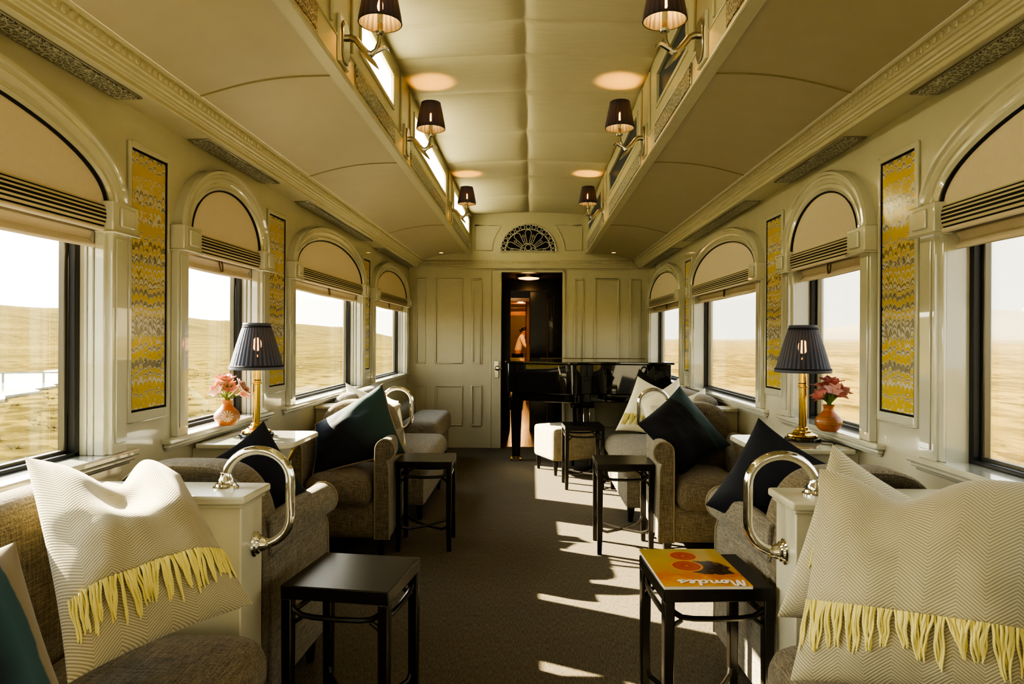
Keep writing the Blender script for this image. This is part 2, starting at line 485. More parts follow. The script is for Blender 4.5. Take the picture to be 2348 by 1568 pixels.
# cornice with bead-and-dart row
for side in (-1, 1):
    prof = [(1.364, 2.05), (1.246, 2.05), (1.243, 2.053), (1.243, 2.066), (1.236, 2.068), (1.234, 2.074), (1.228, 2.076), (1.226, 2.084), (1.219, 2.087), (1.216, 2.098), (1.209, 2.100), (1.207, 2.106), (1.205, 2.130), (1.198, 2.132), (1.192, 2.143)]
    m = MB()
    m.add([(side * a, y, b) for y in (YB, YE) for a, b in prof], [(i, i + 1, len(prof) + i + 1, len(prof) + i) for i in range(len(prof) - 1)])
    y = -.5
    while y < YE - .02:
        m.blob((side * 1.206, y, 2.118), .012, (.55, 1, 1), 7, 5); y += .034
    m.build('cornice', MAT['satin'], kind='structure', recalc=False, angle=25)
# clerestory fascia
CLW = [(-2.4, -1.2), (-.62, .10), (.66, 2.12), (2.72, 3.40), (3.98, 5.47), (6.03, 7.50)]
for side in (-1, 1):
    m = MB(lambda p, s=side: Vector((s * p.x, p.y, p.z)))
    m.box(.655, .70, YB, YE, 2.207, 2.385); m.box(.655, .70, YB, YE, 2.575, 2.70)
    ed = YB
    for a, b in CLW:
        m.box(.655, .70, ed, a, 2.385, 2.575); ed = b
    m.box(.655, .70, ed, YE, 2.385, 2.575)
    m.build('clerestory_wall', MAT['satin'], kind='structure', recalc=False)
    m = MB()
    m.tube([(side * .653, y, 2.213) for y in (YB, YE)], .008, 8); m.tube([(side * .700, y, 2.210) for y in (YB, YE)], .004, 6)
    m.tube([(side * .654, y, 2.322) for y in (YB, YE)], .004, 6)
    m.build('trim_2', MAT['satin'], kind='structure')
    for a, b in CLW[2:]:
        root = tag(empty('window_5', (side * .66, (a + b) / 2, 2.38)), kind='structure')
        ox, oy, oz = root.location
        m = MB(lambda p, s=side, yy=oy: Vector((s * (p.x - .66), p.y - yy, p.z - 2.38)))
        for (y0, y1, z0, z1) in ((a, b, 2.385, 2.405), (a, b, 2.555, 2.575), (a, a + .022, 2.405, 2.555), (b - .022, b, 2.405, 2.555)):
            m.box(.648, .672, y0, y1, z0, z1)
        m.build('window_frame', MAT['satin'], root, bevel=.004, recalc=False)
        MB(m.tf).box(.664, .667, a + .02, b - .02, 2.403, 2.557).build('pane', MAT['frosted' if side < 0 else 'frosted_shaded'], root, recalc=False)
        for y0, y1 in ((a - .02, a - .012), (b + .012, b + .02)):
            pass
for side in (-1, 1):
    m = MB()
    for p in PIL[1:]:
        for d in (-.135, .135): m.box(*sorted((side * .645, side * .655)), p + d - .008, p + d + .008, 2.335, 2.64)
    m.build('trim_6', MAT['satin'], kind='structure', bevel=.003)
# upper padded ceiling
SEAM = [-2.6, -1.8, -1.0, -.2, .62, 1.40, 2.18, 2.68, 3.08, 3.45, 3.97, 4.73, 5.51, 6.03, 6.84, YE]
m = MB()
for a, b in zip(SEAM[:-1], SEAM[1:]):
    for xa, xb in ((-.66, 0), (0, .66)):
        def f(u, v, a=a, b=b, xa=xa, xb=xb):
            x = xa + (xb - xa) * u; y = a + (b - a) * v
            z = 2.645 + .026 * (1 - (x / .66) ** 2)
            puff = (1 - abs(2 * u - 1) ** 9) ** .7 * (1 - abs(2 * v - 1) ** 6) ** .7
            return (x, y, z + .016 - .034 * puff * (0.6 + .4 * math.sin(PI * v)))
        m.grid(f, 24, 24)
m.build('ceiling', MAT['ceil'], kind='structure', angle=80, recalc=False)

# soffit grilles over the windows
def soffit_grille(y0, y1):
    root = empty('ceiling_grille', (0, 0, 0))
    MB().box(.004, .094, y0, y1, -.006, 0).build('frame', MAT['silver'], root, bevel=.002)
    MB().box(.012, .086, y0 + .008, y1 - .008, -.008, -.005).build('filigree', MAT['filigree'], root)
    return root
gl = ['over the near wide window', 'over the narrow lamp window', 'over the middle wide window', 'over the last wide window by the bulkhead']
for i, (c, h) in enumerate(WINS):
    g = soffit_grille(-h - .04, h + .04)
    g.location = (-W, c + .04, 2.05); tag(g, 'long silver filigree grille in left soffit ' + gl[i], 'vent grille', 'soffit grilles above the side windows')
    g2 = copy_tree(g); g2.location = (W, c + .04, 2.05); g2.rotation_euler.z = PI; g2['label'] = 'long silver filigree grille in right soffit ' + gl[i]
# clerestory grilles
fl = ['nearest the camera, above first ceiling board', 'second from the camera, under the short clerestory pane', 'third from the camera, under a long clerestory pane', 'furthest, beside the fan vent bulkhead']
for i, (a, b) in enumerate([(.70, 2.17), (2.65, 3.42), (3.88, 5.42), (5.92, 7.52)]):
    root = empty('clerestory_grille', (-.655, (a + b) / 2, 2.267)); h = (b - a) / 2
    MB().box(0, .006, -h, h, -.048, .048).build('frame', MAT['silver'], root, bevel=.002)
    MB().box(.005, .008, -h + .010, h - .010, -.038, .038).build('filigree', MAT['filigree'], root)
    tag(root, 'pierced silver grille on left clerestory fascia, ' + fl[i], 'vent grille', 'clerestory fascia grilles')
    g2 = copy_tree(root); g2.location.x = .655; g2.rotation_euler.z = PI; g2['label'] = 'pierced silver grille on right clerestory fascia, ' + fl[i]

# ------------------------------------------------------------------ arched windows
def arch_pts(h, n=40, zb=1.672, rise=.232):
    return [(-h * math.cos(PI * i / n), zb + rise * math.sin(PI * i / n)) for i in range(n + 1)]
def arch_path(h, n=48, zb=1.672, rise=.232):
    out = []
    for i in range(n + 1):
        t = PI * i / n
        y, z = -h * math.cos(t), zb + rise * math.sin(t)
        nrm = Vector((0, -math.cos(t) / h, math.sin(t) / rise)).normalized()
        out.append(((0, y, z), nrm, (1, 0, 0)))
    return out
def make_window(h, name):
    root = tag(empty(name), kind='structure')
    hj = h + .012
    # moulded arch, pilasters, imposts
    m = MB()
    prof = [(.0, 0), (.0, .028), (.012, .034), (.016, .030), (.030, .030), (.034, .036), (.050, .040), (.054, .036), (.066, .036), (.070, .046), (.082, .046), (.088, .036), (.088, 0)]
    m.sweep(prof, arch_path(h + .008))
    m.build('arch_moulding', MAT['cream_trim'], root, recalc=False, angle=28)
    for s in (-1, 1):
        m = MB()
        a, b = sorted((s * (h + .025), s * (h + .11)))
        m.box(0, .028, a, b, .857, 1.60); a2, b2 = sorted((s * (h + .04), s * (h + .095))); m.box(.028, .033, a2, b2, .89, 1.57)
        m.build('pilaster', MAT['cream_trim'], root, bevel=.004)
        m = MB(); a, b = sorted((s * (h - .022), s * (h + .122)))
        m.box(0, .058, a, b, 1.588, 1.685)
        a, b = sorted((s * (h + .012), s * (h + .088))); m.box(.058, .068, a, b, 1.605, 1.668)
        a, b = sorted((s * (h - .028), s * (h + .128))); m.box(0, .064, a, b, 1.581, 1.589)
        m.build('impost_block', MAT['cream_trim'], root, bevel=.004)
        # stepped jamb
        m = MB()
        a, b = sorted((s * (hj - .006), s * (hj + .045))); m.box(-.022, .012, a, b, .857, 1.62)
        a, b = sorted((s * (hj - .004), s * (hj + .045))); m.box(-.046, -.026, a, b, .857, 1.62)
        a, b = sorted((s * (hj - .002), s * (hj + .045))); m.box(-.125, -.049, a, b, .857, 1.62)
        m.build('jamb', MAT['cream_trim'], root, bevel=.004)
    m = MB()
    m.box(-.125, .036, -h - .175, h + .175, .834, .857); m.box(0, .026, -h - .165, h + .165, .818, .834); m.box(0, .014, -h - .155, h + .155, .806, .818)
    m.build('sill', MAT['cream_trim'], root, bevel=.006)
    # black gasket and dark sash
    m = MB()
    for (y0, y1, z0, z1) in ((-hj, -hj + .026, .857, 1.64), (hj - .026, hj, .857, 1.64), (-hj, hj, .857, .870), (-hj, hj, 1.6, 1.64)): m.box(-.096, -.071, y0, y1, z0, z1)
    m.build('window_frame', MAT['rubber'], root, bevel=.003)
    m = MB()
    for (y0, y1, z0, z1) in ((-hj, -hj + .040, .86, 1.62), (hj - .040, hj, .86, 1.62), (-hj, hj, .86, .880)): m.box(-.118, -.096, y0, y1, z0, z1)
    m.build('sash', MAT['gunmetal'], root, bevel=.003)
    MB().box(-.112, -.108, -hj + .02, hj - .02, .865, 1.63).build('pane', MAT['glass'], root)
    return root
def make_blind(h):
    root = empty('roman_blind')
    # padded arched pelmet
    pts = arch_pts(h)
    m = MB()
    n = len(pts)
    m.prism([(y, z) for y, z in pts], .0, .020, axis='x')
    m.build('arched_pelmet', MAT['blind'], root)
    m = MB(); m.tube([(.022, y, z) for y, z in arch_pts(h - .004)], .0065, 8)
    m.build('piping', MAT['navy_piping'], root)
    m = MB()
    m.grid(lambda u, v: (.024 + .012 * math.sin(PI * v) ** .6, -h - .0 + 2 * h * u, 1.597 + .078 * v), 4, 10)
    m.box(.0, .024, -h, h, 1.597, 1.675)
    m.build('striped_band', MAT['stripes'], root, recalc=False)
    m = MB(); m.tube([(.026, -h, 1.592), (.026, h, 1.592)], .008, 10)
    m.build('hem_roll', MAT['blind'], root)
    m = MB()
    def drop(u, v):
        y = -h - .02 + 2 * (h + .02) * u
        return (-.034 + .006 * math.sin(v * 9 + 1) + .004 * math.sin(y * 9) * (1 - v), y, 1.545 + .06 * v + .006 * math.sin(PI * u) * (1 - v) * -1)
    m.grid(drop, 30, 8)
    m.tube([(-.030 + .004 * math.sin(y * 9), y, 1.545 - .006 * math.sin(PI * (y + h + .02) / (2 * h + .04))) for y in [(-h - .02) + 2 * (h + .02) * i / 30 for i in range(31)]], .008, 8)
    m.box(-.045, -.035, -h - .02, h + .02, 1.59, 1.635)
    m.build('fabric_drop', MAT['blind'], root, recalc=False)
    m = MB(); m.tube([(-.018, -.012, 1.60), (-.014, -.016, 1.575), (-.012, -.004, 1.545), (-.012, .012, 1.548), (-.014, .014, 1.575), (-.018, .006, 1.60)], .0035, 6)
    m.build('cord_loop', plain_cord, root)
    return root
plain_cord = plain('brown_cord', (.16, .10, .05), .8)
bl_desc = ['wide arch window nearest the camera', 'narrow arch window above the table lamp', 'wide arch window above the middle settee', 'wide arch window beside the panelled bulkhead']
for i, (c, h) in enumerate(WINS):
    w = make_window(h, 'window_%d' % (i + 1)); w.location = (-W, c, 0)
    w2 = copy_tree(w); w2.location = (W, c + .03, 0); w2.rotation_euler.z = PI
    b = make_blind(h); b.location = (-W, c, 0)
    tag(b, 'beige roman blind with black stripes raised in left-hand ' + bl_desc[i], 'blind', 'striped roman blinds in the arched windows')
    b2 = copy_tree(b); b2.location = (W, c + .03, 0); b2.rotation_euler.z = PI
    b2['label'] = 'beige roman blind with black stripes raised in right-hand ' + bl_desc[i]

# marbled paper panels
pn = ['between the near and lamp windows', 'between the lamp and middle windows', 'between the middle and last windows']
proto = empty('marbled_paper_panel')
MB().box(0, .004, -.112, .112, .985, 1.905).build('paper', MAT['marbled'], proto)
m = MB()
for (y0, y1, z0, z1) in ((-.118, -.109, .979, 1.911), (.109, .118, .979, 1.911), (-.109, .109, .979, .988), (-.109, .109, 1.902, 1.911)): m.box(0, .006, y0, y1, z0, z1)
m.build('inner_edge', MAT['hole'], proto)
m = MB()
for (y0, y1, z0, z1) in ((-.134, -.117, .945, 1.93), (.117, .134, .945, 1.93), (-.117, .117, .945, .980), (-.117, .117, 1.91, 1.93)): m.box(0, .010, y0, y1, z0, z1)
m.build('frame', MAT['cream_trim'], proto, bevel=.003)
first = True
for side, sn in ((-1, 'left'), (1, 'right')):
    for i, p in enumerate([2.46, 3.715, 5.75]):
        o = proto if first else copy_tree(proto); first = False
        o.location = (side * W, p + (.04 if side > 0 else 0), 0); o.rotation_euler.z = 0 if side < 0 else PI
        tag(o, 'tall yellow and grey marbled paper panel on %s wall ' % sn + pn[i], 'wall panel', 'framed marbled paper panels')

# ------------------------------------------------------------------ end bulkhead
DX0, DX1, DZ = -.303, .393, 2.0
m = MB()
m.box(-W - .1, DX0, YE, YE + .06, -.02, 2.75); m.box(DX1, W + .1, YE, YE + .06, -.02, 2.75); m.box(DX0, DX1, YE, YE + .06, DZ, 2.75)
m.build('wall_end', MAT['satin'], kind='structure', recalc=False)
m = MB()
def moulded(m, x0, x1, z0, z1, w=.016, d=.012):
    for (a, b, c, e) in ((x0, x0 + w, z0, z1), (x1 - w, x1, z0, z1), (x0 + w, x1 - w, z0, z0 + w), (x0 + w, x1 - w, z1 - w, z1)):
        m.box(a, b, YE - d, YE, c, e)
for x0, x1 in ((-1.28, -1.165), (-1.06, -.74), (-.645, -.52)):
    moulded(m, x0, x1, .96, 1.925); moulded(m, x0, x1, .25, .71)
for x0, x1 in ((.525, .635), (.75, 1.035), (1.15, 1.28)):
    moulded(m, x0, x1, .96, 1.925); moulded(m, x0, x1, .25, .71)
m.build('trim_3', MAT['satin'], kind='structure', bevel=.006)
m = MB()
m.box(-.425, -.415, YE - .006, YE, 0, 2.0); pass
m.box(DX1, DX1 + .03, YE - .018, YE, 0, 2.02); m.box(-.405, DX1 + .03, YE - .018, YE, 2.0, 2.022)
m.build('trim_4', MAT['satin'], kind='structure', bevel=.004)
# end cornice
prof = [(0, 2.045), (.035, 2.045), (.035, 2.06), (.028, 2.066), (.028, 2.08), (.018, 2.086), (.018, 2.094), (.012, 2.1), (.012, 2.125), (.006, 2.13), (0, 2.14)]
m = MB(); m.add([(x, YE - a, b) for x in (-1.2, 1.2) for a, b in prof], [(i, i + 1, len(prof) + i + 1, len(prof) + i) for i in range(len(prof) - 1)])
x = -1.19
while x < 1.2:
    m.blob((x, YE - .014, 2.113), .011, (1, .6, 1), 6, 5); x += .03
m.build('cornice', MAT['satin'], kind='structure', recalc=False, angle=25)
# spandrel panels beside the fan
m = MB()
for s in (-1, 1):
    pts = [(s * .605, 2.535), (s * .605, 2.25), (s * .41, 2.25)]
    for k in range(9):
        t = k / 8; pts.append((s * (.41 - .11 * t ** 1.6), 2.25 + .285 * t ** .8))
    m.tube([(a, YE - .002, b) for a, b in pts], .009, 6, closed=True)
m.build('trim_5', MAT['satin'], kind='structure')
# fan vent
fan = empty('fan_vent', (0, YE, 2.24)); tag(fan, 'half-round silver fan tracery vent over the bulkhead doorway', 'vent grille')
m = MB(); m.prism([(.315 * math.cos(PI * i / 40), .305 * math.sin(PI * i / 40)) for i in range(41)], -.004, 0, axis='y'); m.build('backing', MAT['hole'], fan)
m = MB()
def arc(r, a0=0, a1=PI, n=40, c=(0, 0), sz=.97): return [(c[0] + r * math.cos(a0 + (a1 - a0) * i / n), -.008, c[1] + r * math.sin(a0 + (a1 - a0) * i / n) * sz) for i in range(n + 1)]
m.tube(arc(.318), .008, 6); m.tube([(-.32, -.008, .0), (.32, -.008, 0)], .007, 6); m.build('rim', MAT['pewter'], fan)
m = MB()
m.tube(arc(.258), .0045, 5); m.tube(arc(.09), .005, 5)
for k in range(15):
    a = PI * (k + .5) / 15 if False else PI * k / 14
    a = PI * (k + 0.0) / 14
    cx, cz = .286 * math.cos(a), .286 * math.sin(a) * .97
    if cz < .015: cz += .006
    m.tube(arc(.024, 0, 2 * PI, 14, (cx, max(cz, .005)), 1)[:-1], .0045, 5, closed=True)
m.tube(arc(.034, 0, 2 * PI, 16, (0, .042), 1)[:-1], .0045, 5, closed=True)
for s in (-1, 1): m.tube(arc(.018, 0, 2 * PI, 12, (s * .055, .022), 1)[:-1], .004, 5, closed=True)
for k in range(5):
    a = PI * (k + .5) / 5
    a = PI / 2 + (k - 2) * PI / 5.1
    d = Vector((math.cos(a), 0, math.sin(a) * .97)); q = Vector((-math.sin(a), 0, math.cos(a)))
    pts = []
    for i in range(13):
        t = PI * i / 12
        pts.append(d * (.215 + .036 * math.sin(t)) + q * (.036 * math.cos(t)))
    pts = [d * .095 + q * .013] + pts + [d * .095 - q * .013]
    m.tube([p + Vector((0, -.008, 0)) for p in pts], .004, 5)
for k in range(6):
    a = PI / 2 + (k - 2.5) * PI / 5.1
    d = Vector((math.cos(a), 0, math.sin(a) * .97))
    if d.z < -.05: continue
    c = d * .185; c.z = max(c.z, .014)
    m.tube([(c.x + .013 * math.cos(2 * PI * i / 10), -.008, c.z + .013 * math.sin(2 * PI * i / 10)) for i in range(10)], .0035, 5, closed=True)
    e0 = d * .20; e1 = d * .255; e2 = d * .095; e3 = d * .170
    for g in (e0, e1, e2, e3): g.z = max(g.z, .004)
    m.tube([(e2.x, -.008, e2.z), (e3.x, -.008, e3.z)], .0035, 5)
m.build('tracery', MAT['pewter'], fan)
# door handle
dj = tag(empty('door_2', (-.354, YE, 0)), kind='structure')
MB().box(-.051, .051, -.022, .01, 0, 2.0).build('sliding_door_edge', MAT['satin'], dj, bevel=.004)
dh = MB().box(-.024, .024, -.028, -.022, .80, .99).build('door_handle', MAT['silver'], dj, bevel=.004)
m = MB(); m.lathe([(.010, 0), (.012, -.02), (.026, -.028), (.028, -.042), (.018, -.052), (0, -.054)], (0.01, -.026, .91), 16, 'y'); m.tube([(.0, -.046, .91), (.045, -.048, .908), (.06, -.048, .904)], .007, 8); m.build('knob', MAT['chrome'], dh)
# small recessed downlights in the side ceilings
for x, nm in ((-.96, 'left'), (.94, 'right')):
    z = lowc((1.192 - abs(x)) / .492)[1]
    d = empty('downlight', (x, 7.52, z)); tag(d, 'tiny warm recessed downlight in %s ceiling by the bulkhead' % nm, 'ceiling light', 'recessed downlights')
    MB().lathe([(.028, -.006), (.022, -.007)], (0, 0, 0), 20).build('rim', MAT['brass'], d)
    MB().lathe([(.0, -.008), (.021, -.008)], (0, 0, 0), 20).build('lens', MAT['lens'], d)

# ------------------------------------------------------------------ wall sconces
def make_sconce():
    r = empty('wall_sconce')      # local +x into the aisle, origin on fascia
    m = MB(); m.box(0, .014, -.058, .058, -.085, .085); m.build('mounting_board', MAT['cream_trim'], r, bevel=.003)
    pl = [(-.045, -.045), (-.045, .045), (-.022, .076), (.022, .076), (.045, .045), (.045, -.045), (.022, -.076), (-.022, -.076)]
    m = MB(); m.prism(pl, .014, .021, axis='x'); m.build('back_plate', MAT['silver'], r, bevel=.003)
    m = MB()
    m.tube([(.018, 0, .018), (.036, 0, .019), (.056, 0, .010), (.075, 0, -.014), (.094, 0, -.036), (.112, 0, -.040), (.128, 0, -.026), (.138, 0, .0), (.140, 0, .030)], [.013, .013, .0125, .012, .0125, .012, .009, .0075, .0065], 10)
    m.tube([(.090, 0, -.034), (.106, 0, -.058), (.124, -.004, -.078), (.140, -.006, -.098)], [.011, .010, .007, .0015], 8)
    m.tube([(.118, 0, -.034), (.140, .004, -.022), (.158, .006, -.014), (.172, .008, -.020), (.178, .008, -.034)], [.010, .009, .008, .006, .0015], 8)
    m.build('antler_arm', MAT['silver'], r)
    m = MB(); m.lathe([(.008, .028), (.016, .032), (.018, .040), (.010, .046), (.010, .07)], (.142, 0, 0), 14); m.build('candle_cup', MAT['silver'], r)
    m = MB(); m.lathe([(.010, .07), (.0105, .112), (.0, .113)], (.142, 0, 0), 12); m.build('candle_tube', MAT['linen'], r)
    m = MB(); m.lathe([(.004, .112), (.010, .124), (.0115, .136), (.007, .152), (0, .160)], (.142, 0, 0), 10); m.build('bulb', MAT['bulb'], r)
    sh = MB(); n = 96
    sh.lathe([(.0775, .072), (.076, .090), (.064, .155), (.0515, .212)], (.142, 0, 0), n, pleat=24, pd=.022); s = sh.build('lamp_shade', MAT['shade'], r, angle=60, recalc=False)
    m = MB()
    for rr, zz in ((.0775, .072), (.0515, .212)): m.tube([(.142 + rr * math.cos(2 * PI * i / 40), rr * math.sin(2 * PI * i / 40), zz) for i in range(40)], .0022, 5, closed=True)
    m.build('shade_band', MAT['navy_piping'], s)
    return r
sc0 = make_sconce(); first = True
spos = ['nearest camera, shade cut off', 'middle of three', 'furthest, nearest the fan vent']
for side, sn in ((-1, 'left'), (1, 'right')):
    for i, p in enumerate([2.46, 3.71, 5.78]):
        o = sc0 if first else copy_tree(sc0); first = False
        o.location = (side * .655, p, 2.315); o.rotation_euler.z = 0 if side < 0 else PI
        tag(o, 'silver antler sconce with navy shade on %s fascia, %s' % (sn, spos[i]), 'wall lamp', 'antler wall sconces')

# ------------------------------------------------------------------ soft furnishing builders
def rbox(m, x0, x1, y0, y1, z0, z1, r=.05, n=10, puff=(0, 0, 0)):
    """rounded, slightly puffed upholstery block (superellipsoid-like)"""
    cx, cy, cz = (x0 + x1) / 2, (y0 + y1) / 2, (z0 + z1) / 2
    hx, hy, hz = (x1 - x0) / 2, (y1 - y0) / 2, (z1 - z0) / 2
    bm = bmesh.new(); bmesh.ops.create_cube(bm, size=2)
    bmesh.ops.subdivide_edges(bm, edges=bm.edges[:], cuts=n, use_grid_fill=True)
    vs = []
    idx = {}
    for i, v in enumerate(bm.verts):
        idx[v] = i; p = v.co
        q = [p.x * hx, p.y * hy, p.z * hz]
        # concentrate verts near edges
        for k, h in enumerate((hx, hy, hz)):
            t = q[k] / h; t = math.copysign(1 - (1 - abs(t)) ** 1.5, t); q[k] = t * h
        c = [max(-h + r, min(h - r, a)) if h > r else 0 for a, h in zip(q, (hx, hy, hz))]
        d = Vector((q[0] - c[0], q[1] - c[1], q[2] - c[2]))
        if d.length > 1e-9:
            d = d.normalized() * r
        w = [c[0] + d.x, c[1] + d.y, c[2] + d.z]
        u = [a / h for a, h in zip(w, (hx, hy, hz))]
        for k in range(3):
            o1, o2 = (k + 1) % 3, (k + 2) % 3
            if puff[k]: w[k] += math.copysign(puff[k] * (1 - u[o1] ** 2) * (1 - u[o2] ** 2), u[k]) * min(1, abs(u[k]) ** 2)
        vs.append((cx + w[0], cy + w[1], cz + w[2]))
    fs = [tuple(idx[v] for v in f.verts) for f in bm.faces]
    bm.free()
    return m.add(vs, fs)

def make_armchair():
    r = empty('armchair')
    m = MB()
    rbox(m, -.24, .24, -.20, .27, .115, .335, .035, 6, (0, .02, 0)); m.build('seat_base', MAT['tweed'], r, angle=60)
    m = MB(); rbox(m, -.205, .205, -.19, .315, .30, .47, .062, 8, (0, .025, .03)); m.build('seat_cushion', MAT['tweed'], r, angle=60)
    # rounded back, taller towards the wall, tapering into the arms
    m = MB()
    out = []
    for i in range(33):
        t = PI * i / 32
        ex = 2 / 3.4
        cx, sz = math.cos(t), math.sin(t)
        out.append((math.copysign(abs(cx) ** ex, cx) * .285, .40 + (abs(sz) ** ex) * .455))
    out = [(.275, .115)] + out + [(-.275, .115)]
    def ring(y, k, dz=0): return [(a * k, y, (b - .45) * (k if b > .45 else 1) + .45 + dz) for a, b in out]
    rings = [ring(-.27, .90), ring(-.305, .955), ring(-.315, .985), ring(-.30, 1.0), ring(-.20, 1.0), ring(-.17, .985), ring(-.155, .93), ring(-.15, .80)]
    n = len(out); vs = [p for rg in rings for p in rg]; fs = []
    for i in range(len(rings) - 1):
        for k in range(n): fs.append((i * n + k, i * n + (k + 1) % n, (i + 1) * n + (k + 1) % n, (i + 1) * n + k))
    fs += [tuple(range(n)), tuple((len(rings) - 1) * n + k for k in range(n - 1, -1, -1))]
    m.add(vs, fs); m.build('backrest', MAT['tweed'], r, angle=70)
    for s in (-1, 1):
        prof = [(.205, .12), (.205, .54)]
        for i in range(15):
            t = math.radians(170 - i * 250 / 14)
            prof.append((.268 + .062 * math.cos(t), .618 + .062 * math.sin(t)))
        prof += [(.290, .52), (.293, .40), (.296, .12)]
        pp = [(s * a, b) for a, b in prof]
        m = MB()
        # slight flare to the front, arm slopes up towards the back
        N = len(pp); ys = [-.27, -.1, .02, .09, .15, .20, .24, .265]
        vs = []
        for y in ys:
            f = (y + .27) / .535
            for a, b in pp:
                ax = abs(a); kf = max(0, min(1, (f - .35) / .55)); kf = kf * kf * (3 - 2 * kf)
                if ax > .292: ax = .292 + (ax - .292) * kf
                vs.append((s * (ax + .018 * f), y, b))
        fs = []
        for i in range(len(ys) - 1):
            for k in range(N): fs.append((i * N + k, i * N + (k + 1) % N, (i + 1) * N + (k + 1) % N, (i + 1) * N + k))
        fs += [tuple(range(N)), tuple((len(ys) - 1) * N + k for k in range(N - 1, -1, -1))]
        m.add(vs, fs); a = m.build('armrest', MAT['tweed_grey'], r, bevel=.008, angle=50)
        m = MB(); m.prism([((x + s * .018) * 1.0, z) for x, z in pp], .262, .270, axis='y'); m.build('front_panel', MAT['tweed'], a, bevel=.003)
        m = MB(); m.tube([(x + s * .018, .269, z) for x, z in pp], .0048, 6, closed=True); m.build('piping', MAT['piping'], a)
    for sx in (-1, 1):
        for y in (.21, -.24):
            m = MB(); m.taper((sx * .255, y + (.012 if y > 0 else -.01), 0), .013, .013, (sx * .25, y, .125), .026, .026); m.build('leg', MAT['leg'], r, bevel=.003)
    return r
ch0 = make_armchair()
for i, (x, y, rz, lab) in enumerate([
        (-1.038, 2.385, 0, 'tweed armchair on left with its rounded back to camera, navy cushion, behind near chrome rail'),
        (1.038, 2.385, 0, 'tweed armchair on right with its rounded back to camera, navy cushion, behind near chrome rail'),
        (-1.038, 4.065, PI, 'tweed armchair on left facing camera with big navy-to-teal cushion'),
        (1.038, 4.065, PI, 'tweed armchair on right facing camera with big navy cushion, beside black side table')]):
    o = ch0 if i == 0 else copy_tree(ch0)
    o.location = (x, y, 0); o.rotation_euler.z = rz; o.scale.x = .92
    tag(o, lab, 'armchair', 'tweed armchairs around the lamp tables')

def make_sofa(name, side, y0, y1, label, mat, backz=.865, xf=.665, seatz=.455):
    r = empty(name, (side * 1.0, (y0 + y1) / 2, 0)); ox, oy = r.location.x, r.location.y
    tf = lambda p: Vector((side * p.x - ox, p.y - oy, p.z))
    m = MB(tf); rbox(m, xf + .015, 1.24, y0 + .01, y1 - .01, .10, .33, .03, 6); m.build('seat_base', mat, r, angle=60)
    m = MB(tf); rbox(m, xf - .01, 1.16, y0, y1, .285, seatz, .075, 14, (0, 0, .012)); m.build('seat_cushion', mat, r, angle=60)
    m = MB(tf); rbox(m, 1.155, 1.315, y0, y1, .12, backz, .075, 12, (.010, 0, 0)); m.build('backrest', mat, r, angle=60)
    for y in (y0 + .08, y1 - .08):
        for x in (xf + .06, 1.2):
            m = MB(tf); m.taper((x - .005, y, 0), .014, .014, (x, y, .11), .025, .025); m.build('leg', MAT['leg'], r, bevel=.003)
    tag(r, label, 'sofa')
    return r
make_sofa('settee', -1, -.25, 1.845, 'tweed settee along left wall nearest camera, big herringbone cushion on it', MAT['tweed'])
make_sofa('settee', 1, -.25, 1.845, 'tweed settee along right wall nearest camera, under the big herringbone cushions', MAT['tweed'])
make_sofa('settee', -1, 4.60, 5.70, 'ribbed grey tweed settee under left middle window, cream cushions on it', MAT['tweed_grey'])
make_sofa('settee', 1, 4.60, 5.78, 'grey tweed settee under right middle window, by the piano, cream fringed cushions on it', MAT['tweed_grey'])
make_sofa('settee', -1, 6.02, 7.15, 'small grey tweed settee in far left corner by the panelled bulkhead', MAT['tweed_grey'], .60, .80, .50)

# partitions with a moulded cap, one behind each armchair back
def make_partition():
    r = empty('partition')    # local: aisle end at x=0, into the wall +x
    m = MB(); m.box(0, .595, -.075, .075, 0, .78); m.build('panel', MAT['satin'], r, bevel=.004)
    m = MB(); m.box(-.018, .595, -.098, .098, .783, .806); m.box(-.008, .595, -.086, .086, .770, .783); m.build('cap', MAT['satin'], r, bevel=.007)
    return r
p0 = make_partition()
for i, (side, x, y, d) in enumerate([(-1, .765, 1.952, 'beside the near settee on left'), (1, .765, 1.962, 'beside the near settee on right'), (-1, .85, 4.475, 'behind the far armchair on left'), (1, .85, 4.475, 'behind the far armchair on right')]):
    o = p0 if i == 0 else copy_tree(p0)
    o.location = (side * x, y, 0); o.rotation_euler.z = 0 if side > 0 else PI
    if x > .8: o.scale.x = .86
    tag(o, 'low cream painted partition post with moulded cap %s, chrome rail fixed on it' % d, 'partition', 'low partitions between the seats')
# chrome grab rails
def make_rail():
    r = empty('grab_rail')     # local: x from aisle face of post, +x into the wall; z absolute
    pts = [(.085, 0, .815)]
    for i in range(17):
        t = PI * i / 16; pts.append((-.010 + .095 * math.cos(t), 0, .832 + .085 * math.sin(t)))
    pts.append((-.105, 0, .76))
    for i in range(9):
        t = PI / 2 * i / 8; pts.append((-.020 - .085 * math.cos(t), 0, .728 - .085 * math.sin(t)))
    pts.append((.0, 0, .643))
    MB().tube(pts, .0135, 16).build('tube', MAT['chrome'], r)
    fl = [(.036, 0), (.036, .004), (.030, .008), (.028, .014), (.022, .018), (.021, .026), (.017, .032), (.016, .045)]
    MB().lathe(fl, (.085, 0, .806), 24).build('flange', MAT['chrome'], r)
    MB().lathe([(a, -b) for a, b in fl], (0, 0, .643), 24, 'x').build('flange', MAT['chrome'], r)
    return r
r0 = make_rail()
